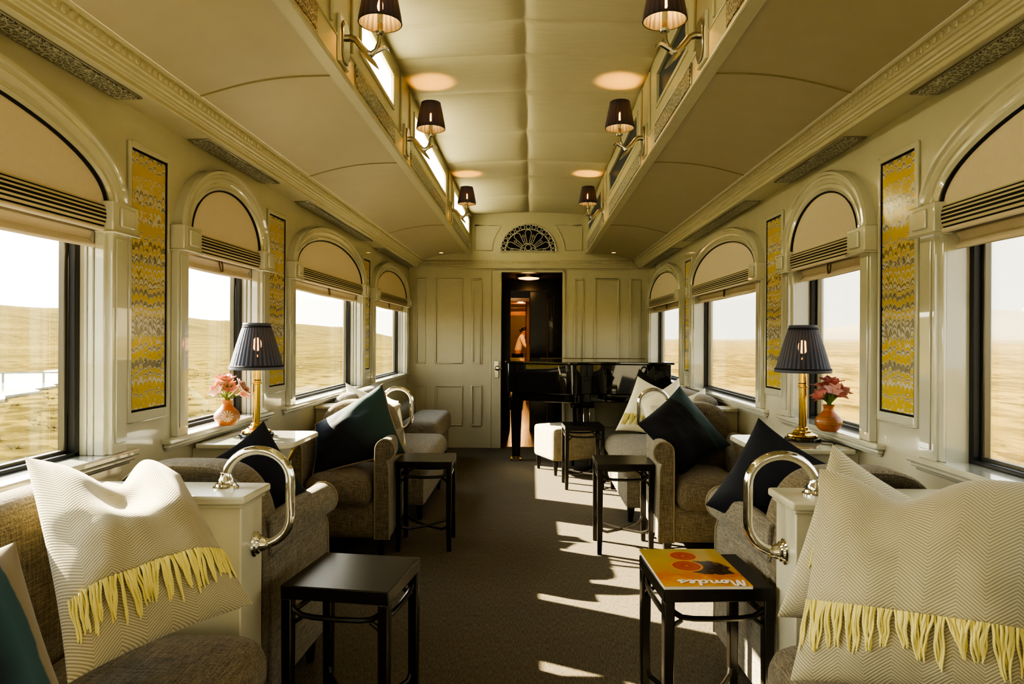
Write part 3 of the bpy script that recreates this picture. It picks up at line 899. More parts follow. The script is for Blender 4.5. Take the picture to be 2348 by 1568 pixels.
for i, (side, x, y, d) in enumerate([(-1, .765, 1.97, 'near partition on left'), (1, .765, 1.965, 'near partition on right'), (-1, .85, 4.475, 'far partition on left, half behind the teal cushion'), (1, .85, 4.475, 'far partition on right, in front of cream cushions')]):
    o = r0 if i == 0 else copy_tree(r0)
    o.location = (side * x, y, 0); o.rotation_euler.z = 0 if side > 0 else PI
    tag(o, 'curved polished chrome grab rail on the ' + d, 'grab rail', 'chrome grab rails')

# ------------------------------------------------------------------ black side tables
def make_side_table():
    r = empty('side_table')
    m = MB(); m.box(-.164, .164, -.157, .157, .486, .526); m.build('tabletop', MAT['black'], r, bevel=.003)
    for sx in (-1, 1):
        for sy in (-1, 1):
            m = MB()
            cx, cy = sx * .147, sy * .140
            m.taper((cx + sx * .002, cy + sy * .002, 0), .0125, .0125, (cx, cy, .10), .0145, .0145)
            m.taper((cx, cy, .10), .0145, .0145, (cx, cy, .488), .0165, .0165)
            m.build('leg', MAT['black'], r, bevel=.004)
    def hump(a, L):  # humpback stretcher, ends rising to the apron
        return [(-L, .468), (-L + .012, .452), (-L + .035, .438), (-L + .07, .433), (0, .431), (L - .07, .433), (L - .035, .438), (L - .012, .452), (L, .468)]
    for s in (-1, 1):
        m = MB(); m.tube([(a, s * .140, b) for a, b in hump(0, .142)], .0085, 8)
        for q in (-1, 1): m.tube([(q * .138, s * .140, .39), (q * .130, s * .140, .415), (q * .105, s * .140, .430)], [.004, .008, .006], 6)
        m.build('stretcher', MAT['black'], r)
        m = MB(); m.tube([(s * .147, a, b) for a, b in hump(0, .136)], .0085, 8)
        for q in (-1, 1): m.tube([(s * .147, q * .132, .39), (s * .147, q * .124, .415), (s * .147, q * .10, .430)], [.004, .008, .006], 6)
        m.build('stretcher', MAT['black'], r)
    for s in (-1, 1):
        m = MB()
        m.tube([(-.143, -s * .136, .165), (-.132, -s * .125, .135), (-.10, -s * .095, .118), (0, 0, .112), (.10, s * .095, .118), (.132, s * .125, .135), (.143, s * .136, .165)], .0085, 8)
        m.build('cross_stretcher', MAT['black'], r)
    return r
t0 = make_side_table()
for i, (x, y, rz, d) in enumerate([
        (-.503, 2.098, math.radians(-7.5), 'nearest camera on left, its top bare'),
        (.578, 2.146, math.radians(4), 'nearest camera on right, carrying the magazine'),
        (-.588, 4.118, math.radians(1.5), 'beside the far left armchair, its top bare'),
        (.588, 4.100, math.radians(0), 'beside the far right armchair with the navy cushion'),
        (.478, 5.80, math.radians(3), 'furthest, in front of the upholstered ottoman')]):
    o = t0 if i == 0 else copy_tree(t0)
    o.location = (x, y, 0); o.rotation_euler.z = rz
    tag(o, 'small square black lacquer side table ' + d, 'side table', 'black lacquer side tables')

# magazine
mg = empty('magazine', (.545, 2.155, .5262), math.radians(3))
tag(mg, 'orange and yellow magazine with citrus cover lying on near right side table', 'magazine')
def cover():
    t = NT('citrus_magazine_cover'); uv = t.sep(t.coord('UV')); u, v = uv[0], uv[1]
    nz = t.noise(t.mapping(t.coord('UV'), (5, 7, 5)), 1, 3)
    g = t.math('ADD', v, t.math('MULTIPLY_ADD', nz, .5, -.25))
    c = t.ramp(g, [(0, (.70, .36, .02)), (.12, (.72, .30, .015)), (.25, (.62, .17, .01)), (.40, (.52, .28, .03)), (.65, (.50, .33, .05)), (1, (.42, .32, .07))])
    def disc(c, cx, cy, r, cols, sy=1.0):
        a = t.math('SUBTRACT', u, cx); b = t.math('MULTIPLY', t.math('SUBTRACT', v, cy), 1.3 * sy)
        d = t.math('SQRT', t.math('ADD', t.math('MULTIPLY', a, a), t.math('MULTIPLY', b, b)))
        q = t.math('DIVIDE', d, r)
        k = t.math('LESS_THAN', q, 1.0)
        return t.mix(k, c, t.ramp(q, cols))
    # dark brown leaf area of the printed cover
    a = t.math('SUBTRACT', t.math('ADD', u, t.math('MULTIPLY', v, .25)), .80); b = t.math('SUBTRACT', v, .46)
    d = t.math('ADD', t.math('MULTIPLY', t.math('MULTIPLY', a, a), 8), t.math('MULTIPLY', t.math('MULTIPLY', b, b), 14))
    d = t.math('ADD', d, t.math('MULTIPLY_ADD', nz, 1.3, -.65))
    c = t.mix(t.math('LESS_THAN', d, .55), c, (.045, .022, .008))
    n2 = t.noise(t.mapping(t.coord('UV'), (9, 16, 9), rot=(0, 0, .6)), 1, 2)
    kk = t.math('MULTIPLY', t.math('LESS_THAN', d, .55), t.math('GREATER_THAN', n2, .62))
    c = t.mix(kk, c, (.42, .20, .02))
    slc = [(0, (.75, .35, .05)), (.10, (.55, .14, .02)), (.16, (.42, .045, .012)), (.60, (.48, .075, .015)), (.84, (.40, .05, .012)), (.88, (.78, .38, .05)), (.94, (.74, .30, .02)), (1, (.66, .22, .015))]
    c = disc(c, .50, .78, .185, slc); c = disc(c, .44, .50, .195, slc)
    t.base(c); t.set(Roughness=.22)
    return t.m
MW, MH = .257, .348
m = MB(); m.box(-MW / 2, MW / 2, -MH / 2, MH / 2, 0, .0085); m.build('pages', plain('white_pages', (.75, .72, .66), .8), mg)
m = MB(); m.grid(lambda u, v: (-MW / 2 - .001 + (MW + .002) * u, -MH / 2 - .001 + (MH + .002) * v, .0088 + .0015 * math.sin(PI * u) * math.sin(v * 3)), 10, 10, lambda u, v: (u, v)); m.build('cover', cover(), mg, recalc=False)
# brush-script title, reading from the far side (upside down for the camera)
strokes = [
    [(0, .1), (.10, .9), (.20, .95), (.22, .1), (.36, .9), (.48, .95), (.50, .25), (.62, .08)],
    [(.62, .08), (.72, .5), (.84, .55), (.90, .3), (.80, .05), (.70, .2), (.78, .48), (.98, .45)],
    [(.98, .45), (1.06, .52), (1.08, .08), (1.12, .4), (1.24, .55), (1.32, .4), (1.32, .12), (1.44, .08)],
    [(1.78, .5), (1.62, .55), (1.50, .30), (1.58, .06), (1.74, .2), (1.86, .98), (1.80, .3), (1.86, .05), (1.98, .15)],
    [(1.98, .15), (2.14, .32), (2.20, .5), (2.08, .52), (2.04, .2), (2.16, .04), (2.36, .25)],
    [(2.36, .25), (2.60, .5), (2.50, .3), (2.64, .12), (2.48, .0), (2.34, .06)]]
m = MB()
for st in strokes:
    pts = []
    P = [Vector((a, b, 0)) for a, b in st]
    for i in range(len(P) - 1):
        p0_, p1_, p2_, p3_ = P[max(i - 1, 0)], P[i], P[i + 1], P[min(i + 2, len(P) - 1)]
        for k in range(6):
            t = k / 6
            pts.append(.5 * ((2 * p1_) + (p2_ - p0_) * t + (2 * p0_ - 5 * p1_ + 4 * p2_ - p3_) * t * t + (3 * p1_ - p0_ - 3 * p2_ + p3_) * t ** 3))
    pts.append(P[-1])
    m.tube([(.115 - p.x * .0725, -.125 - p.y * .047, .0106) for p in pts], .0042, 8, flat=.15)
m.build('title_lettering', plain('white_print', (.88, .85, .80), .5), mg, recalc=False)

# ------------------------------------------------------------------ lamp tables, lamps, vases
def make_lamp_table():
    r = empty('lamp_table')     # local +x to the aisle from wall
    def outline(x0, x1, y0, y1, c):
        pts = [(x0, y0)]
        for (cx, cy, a0) in ((x1 - c, y0 + c, -PI / 2), (x1 - c, y1 - c, 0)):
            for i in range(7): pts.append((cx + c * math.cos(a0 + PI / 2 * i / 6), cy + c * math.sin(a0 + PI / 2 * i / 6)))
        pts.append((x0, y1)); return pts
    m = MB(); m.prism(outline(.03, .425, -.20, .215, .06), .788, .810, axis='z'); m.build('tabletop', MAT['cream_trim'], r, bevel=.006)
    m = MB(); m.prism(outline(.0, .30, -.165, .175, .01), .60, .788, axis='z'); m.build('cabinet', MAT['cream'], r, bevel=.004)
    m = MB(); m.box(.30, .306, -.14, .15, .63, .765); m.build('drawer_front', MAT['cream_trim'], r, bevel=.004)
    m = MB(); m.tube([(.15, -.168, .72), (.15, -.19, .72), (.19, -.19, .72), (.19, -.168, .72)], .005, 8); m.build('latch', MAT['silver'], r)
    m = MB(); m.box(.02, .26, -.15, .16, 0, .60); m.build('base', MAT['cream'], r, bevel=.004)
    m = MB(); m.tube([(.385, .0, .785), (.33, .0, .68), (.305, .0, .62)], .009, 8); m.build('bracket', MAT['brass'], r)
    return r
lt0 = make_lamp_table()
for i, (side, sn, y) in enumerate([(-1, 'left', 2.955), (1, 'right', 2.965)]):
    o = lt0 if i == 0 else copy_tree(lt0); o.location = (side * W, y, 0); o.rotation_euler.z = 0 if side < 0 else PI
    tag(o, 'cream wall table with rounded flap under narrow %s window, brass lamp on it' % sn, 'table', 'cream lamp tables between facing armchairs')
def make_lamp():
    r = empty('table_lamp')
    MB().lathe([(.073, 0), (.075, .004), (.072, .012), (.060, .016)], n=36).build('base', MAT['dark_wood'], r)
    MB().lathe([(.062, .016), (.064, .020), (.060, .026), (.046, .031), (.038, .036), (.036, .042), (.026, .046), (.023, .056), (.017, .060)], n=36).build('brass_foot', MAT['brass'], r)
    c = MB().lathe([(.0155, .058), (.0155, .30)], n=24).build('column', MAT['brass'], r)
    MB().lathe([(.0155, .228), (.022, .231), (.022, .235), (.016, .238), (.016, .243), (.021, .246), (.0155, .249)], n=24).build('collar', MAT['brass'], c)
    MB().lathe([(.008, .30), (.018, .31), (.018, .35), (.006, .36)], n=16).build('socket', MAT['brass'], r)
    MB().blob((0, 0, .405), .020, (1, 1, 1.5), 14, 10).build('bulb', MAT['bulb_table'], r)
    s = MB(); s.lathe([(.1145, .296), (.110, .312), (.097, .36), (.083, .41), (.066, .465), (.057, .488), (.055, .494)], n=144, pleat=36, pd=.016)
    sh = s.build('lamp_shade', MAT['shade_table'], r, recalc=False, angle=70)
    m = MB(); m.lathe([(.1155, .294), (.1175, .300), (.1165, .306), (.113, .304)], n=48); m.lathe([(.0575, .486), (.060, .492), (.057, .499), (.054, .497)], n=48); m.build('trim', MAT['shade_trim'], sh)
    m = MB(); m.lathe([(.1155, .3065), (.1170, .309), (.1135, .313)], n=48); m.lathe([(.062, .479), (.0625, .483), (.0595, .486)], n=48); m.build('black_braid', MAT['navy_piping'], sh)
    return r
l0 = make_lamp()
for i, (x, y, sn) in enumerate([(-1.175, 2.99, 'left'), (1.22, 3.0, 'right')]):
    o = l0 if i == 0 else copy_tree(l0); o.location = (x, y, .8105)
    tag(o, 'brass column table lamp with slate-blue pleated shade on %s wall table' % sn, 'lamp', 'brass table lamps')
# lamp cord on the right table
m = MB(); m.tube([(1.255, 2.985, .815), (1.275, 2.955, .816), (1.285, 2.985, .818), (1.275, 2.93, .815), (1.31, 2.91, .814), (1.325, 2.89, .80)], .004, 6)
for i, p in enumerate(m.v): m.v[i] = p - Vector((1.22, 3.0, .8085))
m.build('flex', MAT['rubber'], o)
# vases
def clay(name, starburst):
    t = NT(name); o = t.sep(t.coord('Object'))
    z = o[2]
    nz = t.noise(t.coord(), 60, 2)
    ang = t.math('ARCTAN2', t.math('SUBTRACT', o[2], .042), t.math('ADD', o[0], 0))
    body = (.42, .14, .045)
    c = t.mix(nz, tuple(x * .85 for x in body), tuple(x * 1.1 for x in body))
    band = t.math('MULTIPLY', t.math('GREATER_THAN', z, .026), t.math('LESS_THAN', z, .068))
    c = t.mix(t.math('MULTIPLY', band, .75), c, (.30, .17, .11) if starburst else (.26, .12, .05))
    if starburst:
        r = t.math('SQRT', t.math('ADD', t.math('POWER', t.math('ABSOLUTE', o[0]), 2), t.math('POWER', t.math('ABSOLUTE', t.math('SUBTRACT', z, .044)), 2)))
        pet = t.math('GREATER_THAN', t.math('COSINE', t.math('MULTIPLY', ang, 12)), .1)
        k = t.math('MULTIPLY', pet, t.math('MULTIPLY', t.math('LESS_THAN', r, .025), t.math('GREATER_THAN', r, .006)))
        c = t.mix(k, c, (.62, .50, .32))
    else:
        w = t.math('FRACT', t.math('MULTIPLY', z, 90)); c = t.mix(t.math('MULTIPLY', band, t.math('LESS_THAN', w, .25)), c, (.42, .16, .05))
    t.base(c); t.set(Roughness=.3)
    return t.m
def make_vase(mat):
    r = empty('vase')
    pr = [(.030, 0), (.036, .003), (.046, .014), (.054, .030), (.055, .044), (.048, .060), (.034, .074), (.023, .086), (.020, .096), (.022, .106), (.026, .112), (.024, .112), (.017, .098)]
    MB().lathe(pr, n=36).build('body', mat, r); return r
flower_mats = {'left': (plain('peach_pink_petal', (.86, .36, .24), .6, var=.25), plain('pale_petal', (.90, .62, .50), .6, var=.15)), 'right': (plain('rose_petal', (.62, .22, .20), .6, var=.3), plain('pink_petal', (.76, .42, .38), .6, var=.2))}
leafm = plain('fresh_green_leaf', (.13, .24, .035), .5, var=.3)
for side, sn, x, y, sb in ((-1, 'left', -1.305, 2.985, True), (1, 'right', 1.312, 2.955, False)):
    v = make_vase(clay('painted_clay_' + sn, sb)); v.location = (x, y, .857); v.rotation_euler.z = math.radians(25 if side < 0 else -20)
    tag(v, ('round terracotta vase with pale starburst on left window sill' if sb else 'round terracotta vase with dark band on right window sill'), 'vase', 'terracotta vases')
    rnd = random.Random(3 + side)
    fb = empty('flower_bouquet', (x, y, .857 + .10)); tag(fb, 'small bunch of %s alstroemeria flowers in the %s terracotta vase' % ('peach' if side < 0 else 'rose pink', sn), 'flowers')
    heads = []
    for k in range(14):
        a = 2.4 * k + rnd.random() * .6; rr = .022 + .036 * rnd.random()
        if k in (2, 6, 9, 12): rr *= .35
        heads.append(Vector((rr * math.cos(a), rr * math.sin(a), .030 + .040 * rnd.random() + (.035 if rr < .025 else 0))))
    m = MB()
    for h in heads: m.tube([(0, 0, -.05), (h.x * .2, h.y * .2, .02), tuple(h * .98)], .0022, 5)
    m.build('stems', leafm, fb)
    m = MB()
    for k in range(14):
        a = rnd.random() * 6.28; L = .035 + .03 * rnd.random(); b = Vector((.012 * math.cos(a), .012 * math.sin(a), .02 + .04 * rnd.random())); d = Vector((math.cos(a), math.sin(a), .7 + rnd.random() * .5)).normalized(); q = d.cross(Vector((0, 0, 1))).normalized() * .006
        m.add([b, b + d * L * .5 + q, b + d * L, b + d * L * .5 - q], [(0, 1, 2, 3)])
    m.build('leaves', leafm, fb, recalc=False)
    for hi, h in enumerate(heads):
        m = MB(); ax = (h - Vector((0, 0, .02))).normalized(); ax = (ax + Vector((0, 0, .2))).normalized()
        e1 = ax.orthogonal().normalized(); e2 = ax.cross(e1)
        for k in range(6):
            a = 2 * PI * k / 6 + hi; d = e1 * math.cos(a) + e2 * math.sin(a); q = ax.cross(d)
            L = .043 if k % 2 else .039; wd_ = .017
            def pet(u, w, d=d, q=q, L=L, wd_=wd_, h=h, ax=ax):
                s_ = (u - .5) * 2; ww = wd_ * math.sin(PI * min(1, .12 + w * .88)) ** .7
                return h + ax * (L * (.75 * w - .10 * w * w) + .004 * s_ * s_) + d * (L * (.25 * w + .75 * w * w)) + q * s_ * ww
            m.grid(pet, 4, 5)
        m.build('flower', flower_mats[sn][hi % 2], fb, recalc=False, angle=80)

# ------------------------------------------------------------------ throw cushions
def pillow_fn(c, T, bow, wr, seed, sag=None, bend=None):
    TL, TR, BR, BL = [Vector(p) for p in c]
    def base(u, v):
        uu = u * (1 - bow * (1 - v * v) * abs(u)); vv = v * (1 - bow * (1 - u * u) * abs(v))
        if sag: vv, uu = sag(uu, vv)
        a, b = (uu + 1) / 2, (vv + 1) / 2
        return TL * (1 - a) * (1 - b) + TR * a * (1 - b) + BR * a * b + BL * (1 - a) * b
    n = -((TR - TL).cross(BL - TL) + (TR - BR).cross(BL - BR) * -1).normalized()
    n = -((TR - TL).cross(BL - TL)).normalized()
    def S(u, v, s):
        t = T * (max(0, 1 - u * u) ** .5) * (max(0, 1 - v * v) ** .5)
        t = T * (max(0, 1 - abs(u) ** 2.4) ** .62) * (max(0, 1 - abs(v) ** 2.4) ** .62)
        p = base(u, v)
        w = noise.noise(Vector((u * 1.7 + seed, v * 1.7, seed * 2.3))) * wr + noise.noise(Vector((u * 4 + seed, v * 4, seed))) * wr * .35
        k = max(0, 1 - u ** 4) * max(0, 1 - v ** 4)
        if bend: p = p + bend(u, v)
        return p + n * (s * t + w * k * (1 if s > 0 else -.4))
    return S, n, (TR - TL).length, (BL - TL).length
def cushion(label, c, T, mat, back=None, dent=None, bend=None, pipe=None, bow=.09, wr=.012, seed=0.0, sag=None, fringe=None, group=None, uvmode='m', lip=None, N=34):
    cen = sum((Vector(p) for p in c), Vector()) / 4
    c = [Vector(p) - cen for p in c]
    S, n, Wd, Ht = pillow_fn(c, T, bow, wr, seed, sag, bend)
    r = empty('throw_cushion', cen); tag(r, label, 'cushion', group)
    def uvf(a, b): return (a * Wd, (1 - b) * Ht) if uvmode == 'm' else (a, 1 - b)
    def wp(a):
        t = a * 2 - 1; return math.copysign(1 - (1 - abs(t)) ** 1.5, t)
    def front(a, b):
        u, v = wp(a), wp(b); p = S(u, v, 1)
        if dent: p = p + n * dent(u, v) * max(0, 1 - u ** 4) * max(0, 1 - v ** 8)
        if lip:
            d = v - lip(u)
            if d < 0: p = p + n * .010 * min(1, -d * 40) * max(0, 1 - u ** 6) * max(0, 1 - v ** 4)
        return p
    m = MB(); m.grid(front, N, N, lambda a, b: uvf((wp(a) + 1) / 2, (wp(b) + 1) / 2))
    if back is None:
        m.grid(lambda a, b: S(wp(a), wp(b), -.8), N, N, lambda a, b: uvf((wp(a) + 1) / 2, (wp(b) + 1) / 2)); m.build('cover', mat, r, angle=80)
    else:
        m.build('front_cover', mat, r, angle=80, recalc=False)
        m = MB(); m.grid(lambda a, b: S(wp(a), wp(b), -.8), N, N, uvf); m.build('back_cover', back, r, angle=80, recalc=False)
    if pipe:
        pts = []
        for k in range(4 * 16):
            q, f = divmod(k, 16); f = f / 16 * 2 - 1
            u, v = ((f, -1), (1, f), (-f, 1), (-1, -f))[q]; pts.append(S(u, v, 0))
        MB().tube(pts, .005, 6, closed=True).build('piping', pipe, r)
    if fringe:
        f0, L, count, u0, u1 = fringe
        rnd = random.Random(int(seed * 10) + 5)
        m = MB()
        count = int(count * 1.5); k = 0
        while k < count:
            g = rnd.choice((3, 4, 5, 6, 7, 9)); tight = rnd.uniform(.45, .95)
            uc = u0 + (u1 - u0) * (k + g / 2) / count + rnd.uniform(-.02, .02)
            ln = L * 1.5 * rnd.uniform(.8, 1.2); lean = rnd.uniform(-.05, .05)
            for j in range(g):
                us = u0 + (u1 - u0) * min(1, (k + j + rnd.uniform(-.3, .3)) / count)
                l2 = ln * rnd.uniform(.82, 1.05); ph = rnd.random() * 6; lj = rnd.uniform(-.015, .015); pts = []
                for i in range(9):
                    t = i / 8
                    uu = us * (1 - t * tight) + (uc + lean) * t * tight + lj * t + .007 * math.sin(i * 1.1 + ph)
                    vv = f0(us) - .012 + l2 * t
                    uu = max(-.985, min(.985, uu)); vv = min(vv, .97)
                    p = S(uu, vv, 1) + n * (.009 * min(1, 1.3 - t) + .003 * math.sin(4 * t + ph) + .002 * rnd.random())
                    pts.append(p)
                m.tube(pts, [.0027, .0030, .0029, .0028, .0028, .0028, .0027, .0025, .0016], 5)
            k += g
        m.build('fringe', MAT['fringe'], r, recalc=False)
    return r

G = 'herringbone wool cushions on the near settees'
def sag_l(u, v):
    # chopped middle and raised right shoulder along the top edge
    top = max(0, -v) ** 1.5
    return v + top * (.30 * math.exp(-((u + .10) / .33) ** 2) - .30 * math.exp(-((u - .62) / .36) ** 2)), u
cushion('large cream herringbone cushion with yellow fringe on near left settee, sunlit on top',
        [(-1.185, 1.61, .955), (-.875, 1.79, .860), (-.655, 1.70, .575), (-.905, 1.37, .535)], .095, MAT['herring'], bow=.06, wr=.02, seed=1.3, sag=sag_l, dent=lambda u, v: -.05 * math.exp(-((u + .02) / .42) ** 2 - ((v + .55) / .25) ** 2),
        bend=lambda u, v: Vector((-.42, .70, -.10)) * .18 * max(0, min(1, (-.30 - v) / .7)) ** 1.25 * (.30 + .70 * min(1, max(0, (u + .95) / .6))),
        fringe=(lambda u: .36 - .10 * u, .26, 62, -.93, .93), lip=lambda u: .36 - .10 * u, group=G, N=48)
cushion('teal and navy velvet cushion with tan edge in bottom left corner of near settee',
        [(-1.06, .92, .83), (-.915, 1.24, .865), (-.705, 1.11, .59), (-.90, .80, .555)], .07, MAT['velvet_near'], back=MAT['tan_cloth'], bow=.05, seed=2.2, uvmode='n')
def sag_r(u, v):
    top = max(0, -v) ** 1.5
    return v + top * (.22 * math.exp(-((u + .18) / .35) ** 2) - .06 * math.exp(-((u - .45) / .4) ** 2)), u
cushion('large cream herringbone cushion with yellow fringe nearest camera on right settee',
        [(.716, 1.62, .945), (1.06, 1.36, .965), (.985, 1.27, .56), (.605, 1.50, .505)], .10, MAT['herring'], bow=.06, wr=.024, seed=4.1, sag=sag_r,
        fringe=(lambda u: .30 + .02 * u, .26, 60, -.95, .93), lip=lambda u: .30 + .02 * u, group=G, N=48)
cushion('cream herringbone cushion tucked behind the nearest one, against the right partition',
        [(.825, 1.80, .975), (1.10, 1.80, .80), (.98, 1.72, .50), (.655, 1.72, .555)], .07, MAT['herring_pale'], bow=.06, seed=5.5,
        fringe=(lambda u: .05, .26, 40, -.95, .9), group=G)
cushion('navy velvet cushion standing on its corner in near left armchair, tan back showing',
        [(-.926, 2.44, .945), (-.735, 2.53, .595), (-.95, 2.44, .50), (-1.13, 2.36, .79)], .055, MAT['velvet_navy'], back=MAT['tan_cloth'], bow=.08, seed=6.1, group='navy cushions in the near armchairs')
cushion('navy velvet cushion standing on its corner in near right armchair, tan back showing',
        [(.845, 2.44, .970), (1.10, 2.36, .80), (.95, 2.42, .48), (.675, 2.50, .645)], .06, MAT['velvet_navy'], back=MAT['tan_cloth'], bow=.08, seed=7.2, group='navy cushions in the near armchairs')
cushion('large navy to teal velvet cushion leaning in far left armchair, sunlit top corner',
        [(-1.25, 4.05, .725), (-.865, 4.14, .965), (-.69, 3.97, .57), (-1.20, 3.85, .465)], .085, MAT['velvet_left'], back=MAT['tan_cloth'], pipe=MAT['tan_cloth'], bow=.06, seed=8.4, uvmode='n', wr=.016)
cushion('large navy velvet cushion with teal lower end leaning in far right armchair',
        [(.655, 3.97, .755), (.935, 4.14, .965), (1.225, 4.08, .62), (.90, 3.90, .475)], .085, MAT['velvet_right'], back=MAT['velvet_navy'], bow=.06, seed=9.7, uvmode='n', wr=.016)
GC = 'cream cushions on the middle settees'
cushion('cream linen cushion with yellow fringe upright on right middle settee, in front of piano',
        [(.909, 5.60, .945), (1.21, 5.50, .80), (1.06, 5.32, .49), (.705, 5.40, .525)], .07, MAT['linen'], bow=.07, seed=10.2, fringe=(lambda u: .42, .24, 44, -.95, .9), lip=lambda u: .42, group=GC)
cushion('cream linen cushion with yellow fringe behind the far right chrome rail',
        [(.83, 4.96, .80), (1.12, 5.02, .965), (1.17, 4.86, .57), (.88, 4.78, .47)], .07, MAT['linen'], bow=.07, seed=11.3, fringe=(lambda u: .42, .30, 44, -.95, .9), lip=lambda u: .42, group=GC)
cushion('small plain cream cushion behind the far right armchair back',
        [(1.08, 4.76, .84), (1.27, 4.86, .905), (1.27, 4.72, .58), (1.06, 4.66, .52)], .05, MAT['linen'], bow=.08, seed=12.9, group=GC)
cushion('cream cushion propped at near end of left middle settee, sunlit',
        [(-1.275, 4.80, .93), (-1.04, 4.84, .83), (-1.0, 4.74, .52), (-1.22, 4.70, .58)], .055, MAT['linen'], bow=.08, seed=13.1, group=GC)
cushion('cream cushion with yellow fringe seen through the far left chrome rail',
        [(-1.04, 4.98, .84), (-.90, 4.82, .80), (-.82, 4.70, .50), (-1.02, 4.84, .47)], .05, MAT['linen'], bow=.08, seed=14.6, fringe=(lambda u: .42, .30, 24, -.9, .9), group=GC)

# ------------------------------------------------------------------ ottoman and piano
ot = empty('ottoman', (.36, 6.47, 0), math.radians(24)); tag(ot, 'square pale upholstered ottoman on dark legs in front of piano, one side sunlit', 'ottoman')
m = MB(); rbox(m, -.225, .225, -.225, .225, .13, .43, .035, 10, (0, 0, .01)); m.build('seat', tweed('pale_tweed', (.20, .17, .115), (.52, .46, .34)), ot, angle=60)
for sx in (-1, 1):
    for sy in (-1, 1):
        m = MB(); m.lathe([(.012, 0), (.014, .01), (.024, .13)], (sx * .185, sy * .185, 0), 12); m.build('leg', MAT['leg'], ot)

pz = 1.033
pn0 = empty('grand_piano', (.5, 7.0, 0)); tag(pn0, 'glossy black grand piano with closed lid standing across the bulkhead doorway', 'piano')
PO = Vector((.5, 7.0, 0))
ptf = lambda p: Vector(p) - PO
def plan(off=0):
    base = [(-.20, 6.52), (.0, 6.42), (.20, 6.31), (.34, 6.235), (.41, 6.22), (.47, 6.235), (.54, 6.29), (.64, 6.33), (.76, 6.335), (.90, 6.32), (1.05, 6.29), (1.20, 6.27), (1.338, 6.26), (1.338, 7.62), (-.20, 7.62)]
    c = Vector((.55, 6.9)); out = []
    for a, b in base:
        d = Vector((a, b)) - c
        out.append((a + off * (1 if a > .55 else -1), b + off * (1 if b > 6.9 else -1)))
    return out
m = MB(ptf); m.prism(plan(-.018), .735, pz - .022, axis='z'); m.build('case', MAT['piano'], pn0, bevel=.006, angle=50)
m = MB(ptf); m.prism(plan(-.05), .655, .735, axis='z'); m.build('keybed', MAT['piano'], pn0, bevel=.008, angle=50)
m = MB(ptf); m.prism(plan(.008), pz - .020, pz, axis='z'); m.build('lid', MAT['piano'], pn0, bevel=.005, angle=50)
m = MB(ptf); m.tube([(.14, 7.45, pz + .001), (1.28, 7.45, pz + .001)], .004, 6); m.tube([(-.19, 7.35, pz + .001), (.02, 7.35, pz + .001)], .004, 6); m.build('hinge', MAT['brass'], pn0)
for (x, y) in ((-.11, 7.0), (1.17, 6.86), (.55, 7.5)):
    m = MB(ptf); m.taper((x, y, .045), .040, .040, (x, y, .52), .058, .058); m.taper((x, y, .52), .066, .066, (x, y, .66), .075, .075); lg = m.build('leg', MAT['piano'], pn0, bevel=.006)
    m = MB(ptf); m.lathe([(.030, .018), (.030, .03), (.036, .034), (.036, .05)], (x, y, 0), 16)
    for a in (-1, 1): m.lathe([(.020, -.010), (.022, 0), (.020, .010)], (x + a * .045, y - .03, .022), 14, 'x')
    m.build('caster', MAT['brass'], lg)
ly = MB(ptf)
for x in (.50, .56, .62): ly.tube([(x, 6.93, .13), (x, 6.93, .66)], .008, 8)
ly.box(.44, .68, 6.88, 6.98, .09, .135); ly.box(.44, .68, 6.90, 6.96, .55, .60)
lyo = ly.build('pedal_lyre', MAT['piano'], pn0, bevel=.005)
m = MB(ptf)
for x in (.50, .56, .62): m.tube([(x, 6.90, .11), (x, 6.84, .075), (x, 6.79, .07)], [.008, .012, .014], 8, flat=.4); m.tube([(x + .012, 6.915, .13), (x + .012, 6.915, .64)], .004, 6)
m.build('pedal', MAT['chrome'], lyo)

# ------------------------------------------------------------------ vestibule and next carriage seen through the doorway
wood = plain('amber_polished_wood', (.32, .13, .03), .25, var=.2)
wood_d = plain('dark_red_wood', (.10, .04, .012), .25, var=.2)
darkp = plain('dark_vestibule_paint', (.030, .026, .016), .35)
m = MB()
m.box(-.55, -.47, YE + .06, 9.3, -.02, 2.1); m.box(.50, .58, YE + .06, 9.3, -.02, 2.1); m.build('wall_vestibule', darkp, kind='structure', recalc=False)
MB().box(-.55, .58, YE + .06, 9.3, 2.03, 2.1).build('ceiling', plain('olive_vestibule_ceiling', (.10, .085, .04), .4), kind='structure')
MB().box(-1.2, 1.2, YE + .1, 24, -.06, -.001).build('floor', wood, kind='structure')
vl = empty('ceiling_light', (.005, 8.45, 2.03)); tag(vl, 'round warm flush light on vestibule ceiling above the doorway', 'ceiling light')
MB().lathe([(.155, 0), (.155, -.03), (.14, -.035)], n=32).build('rim', MAT['brass'], vl)
MB().lathe([(.138, -.03), (.12, -.045), (.05, -.055), (0, -.056)], n=32).build('lens', MAT['lens'], vl)
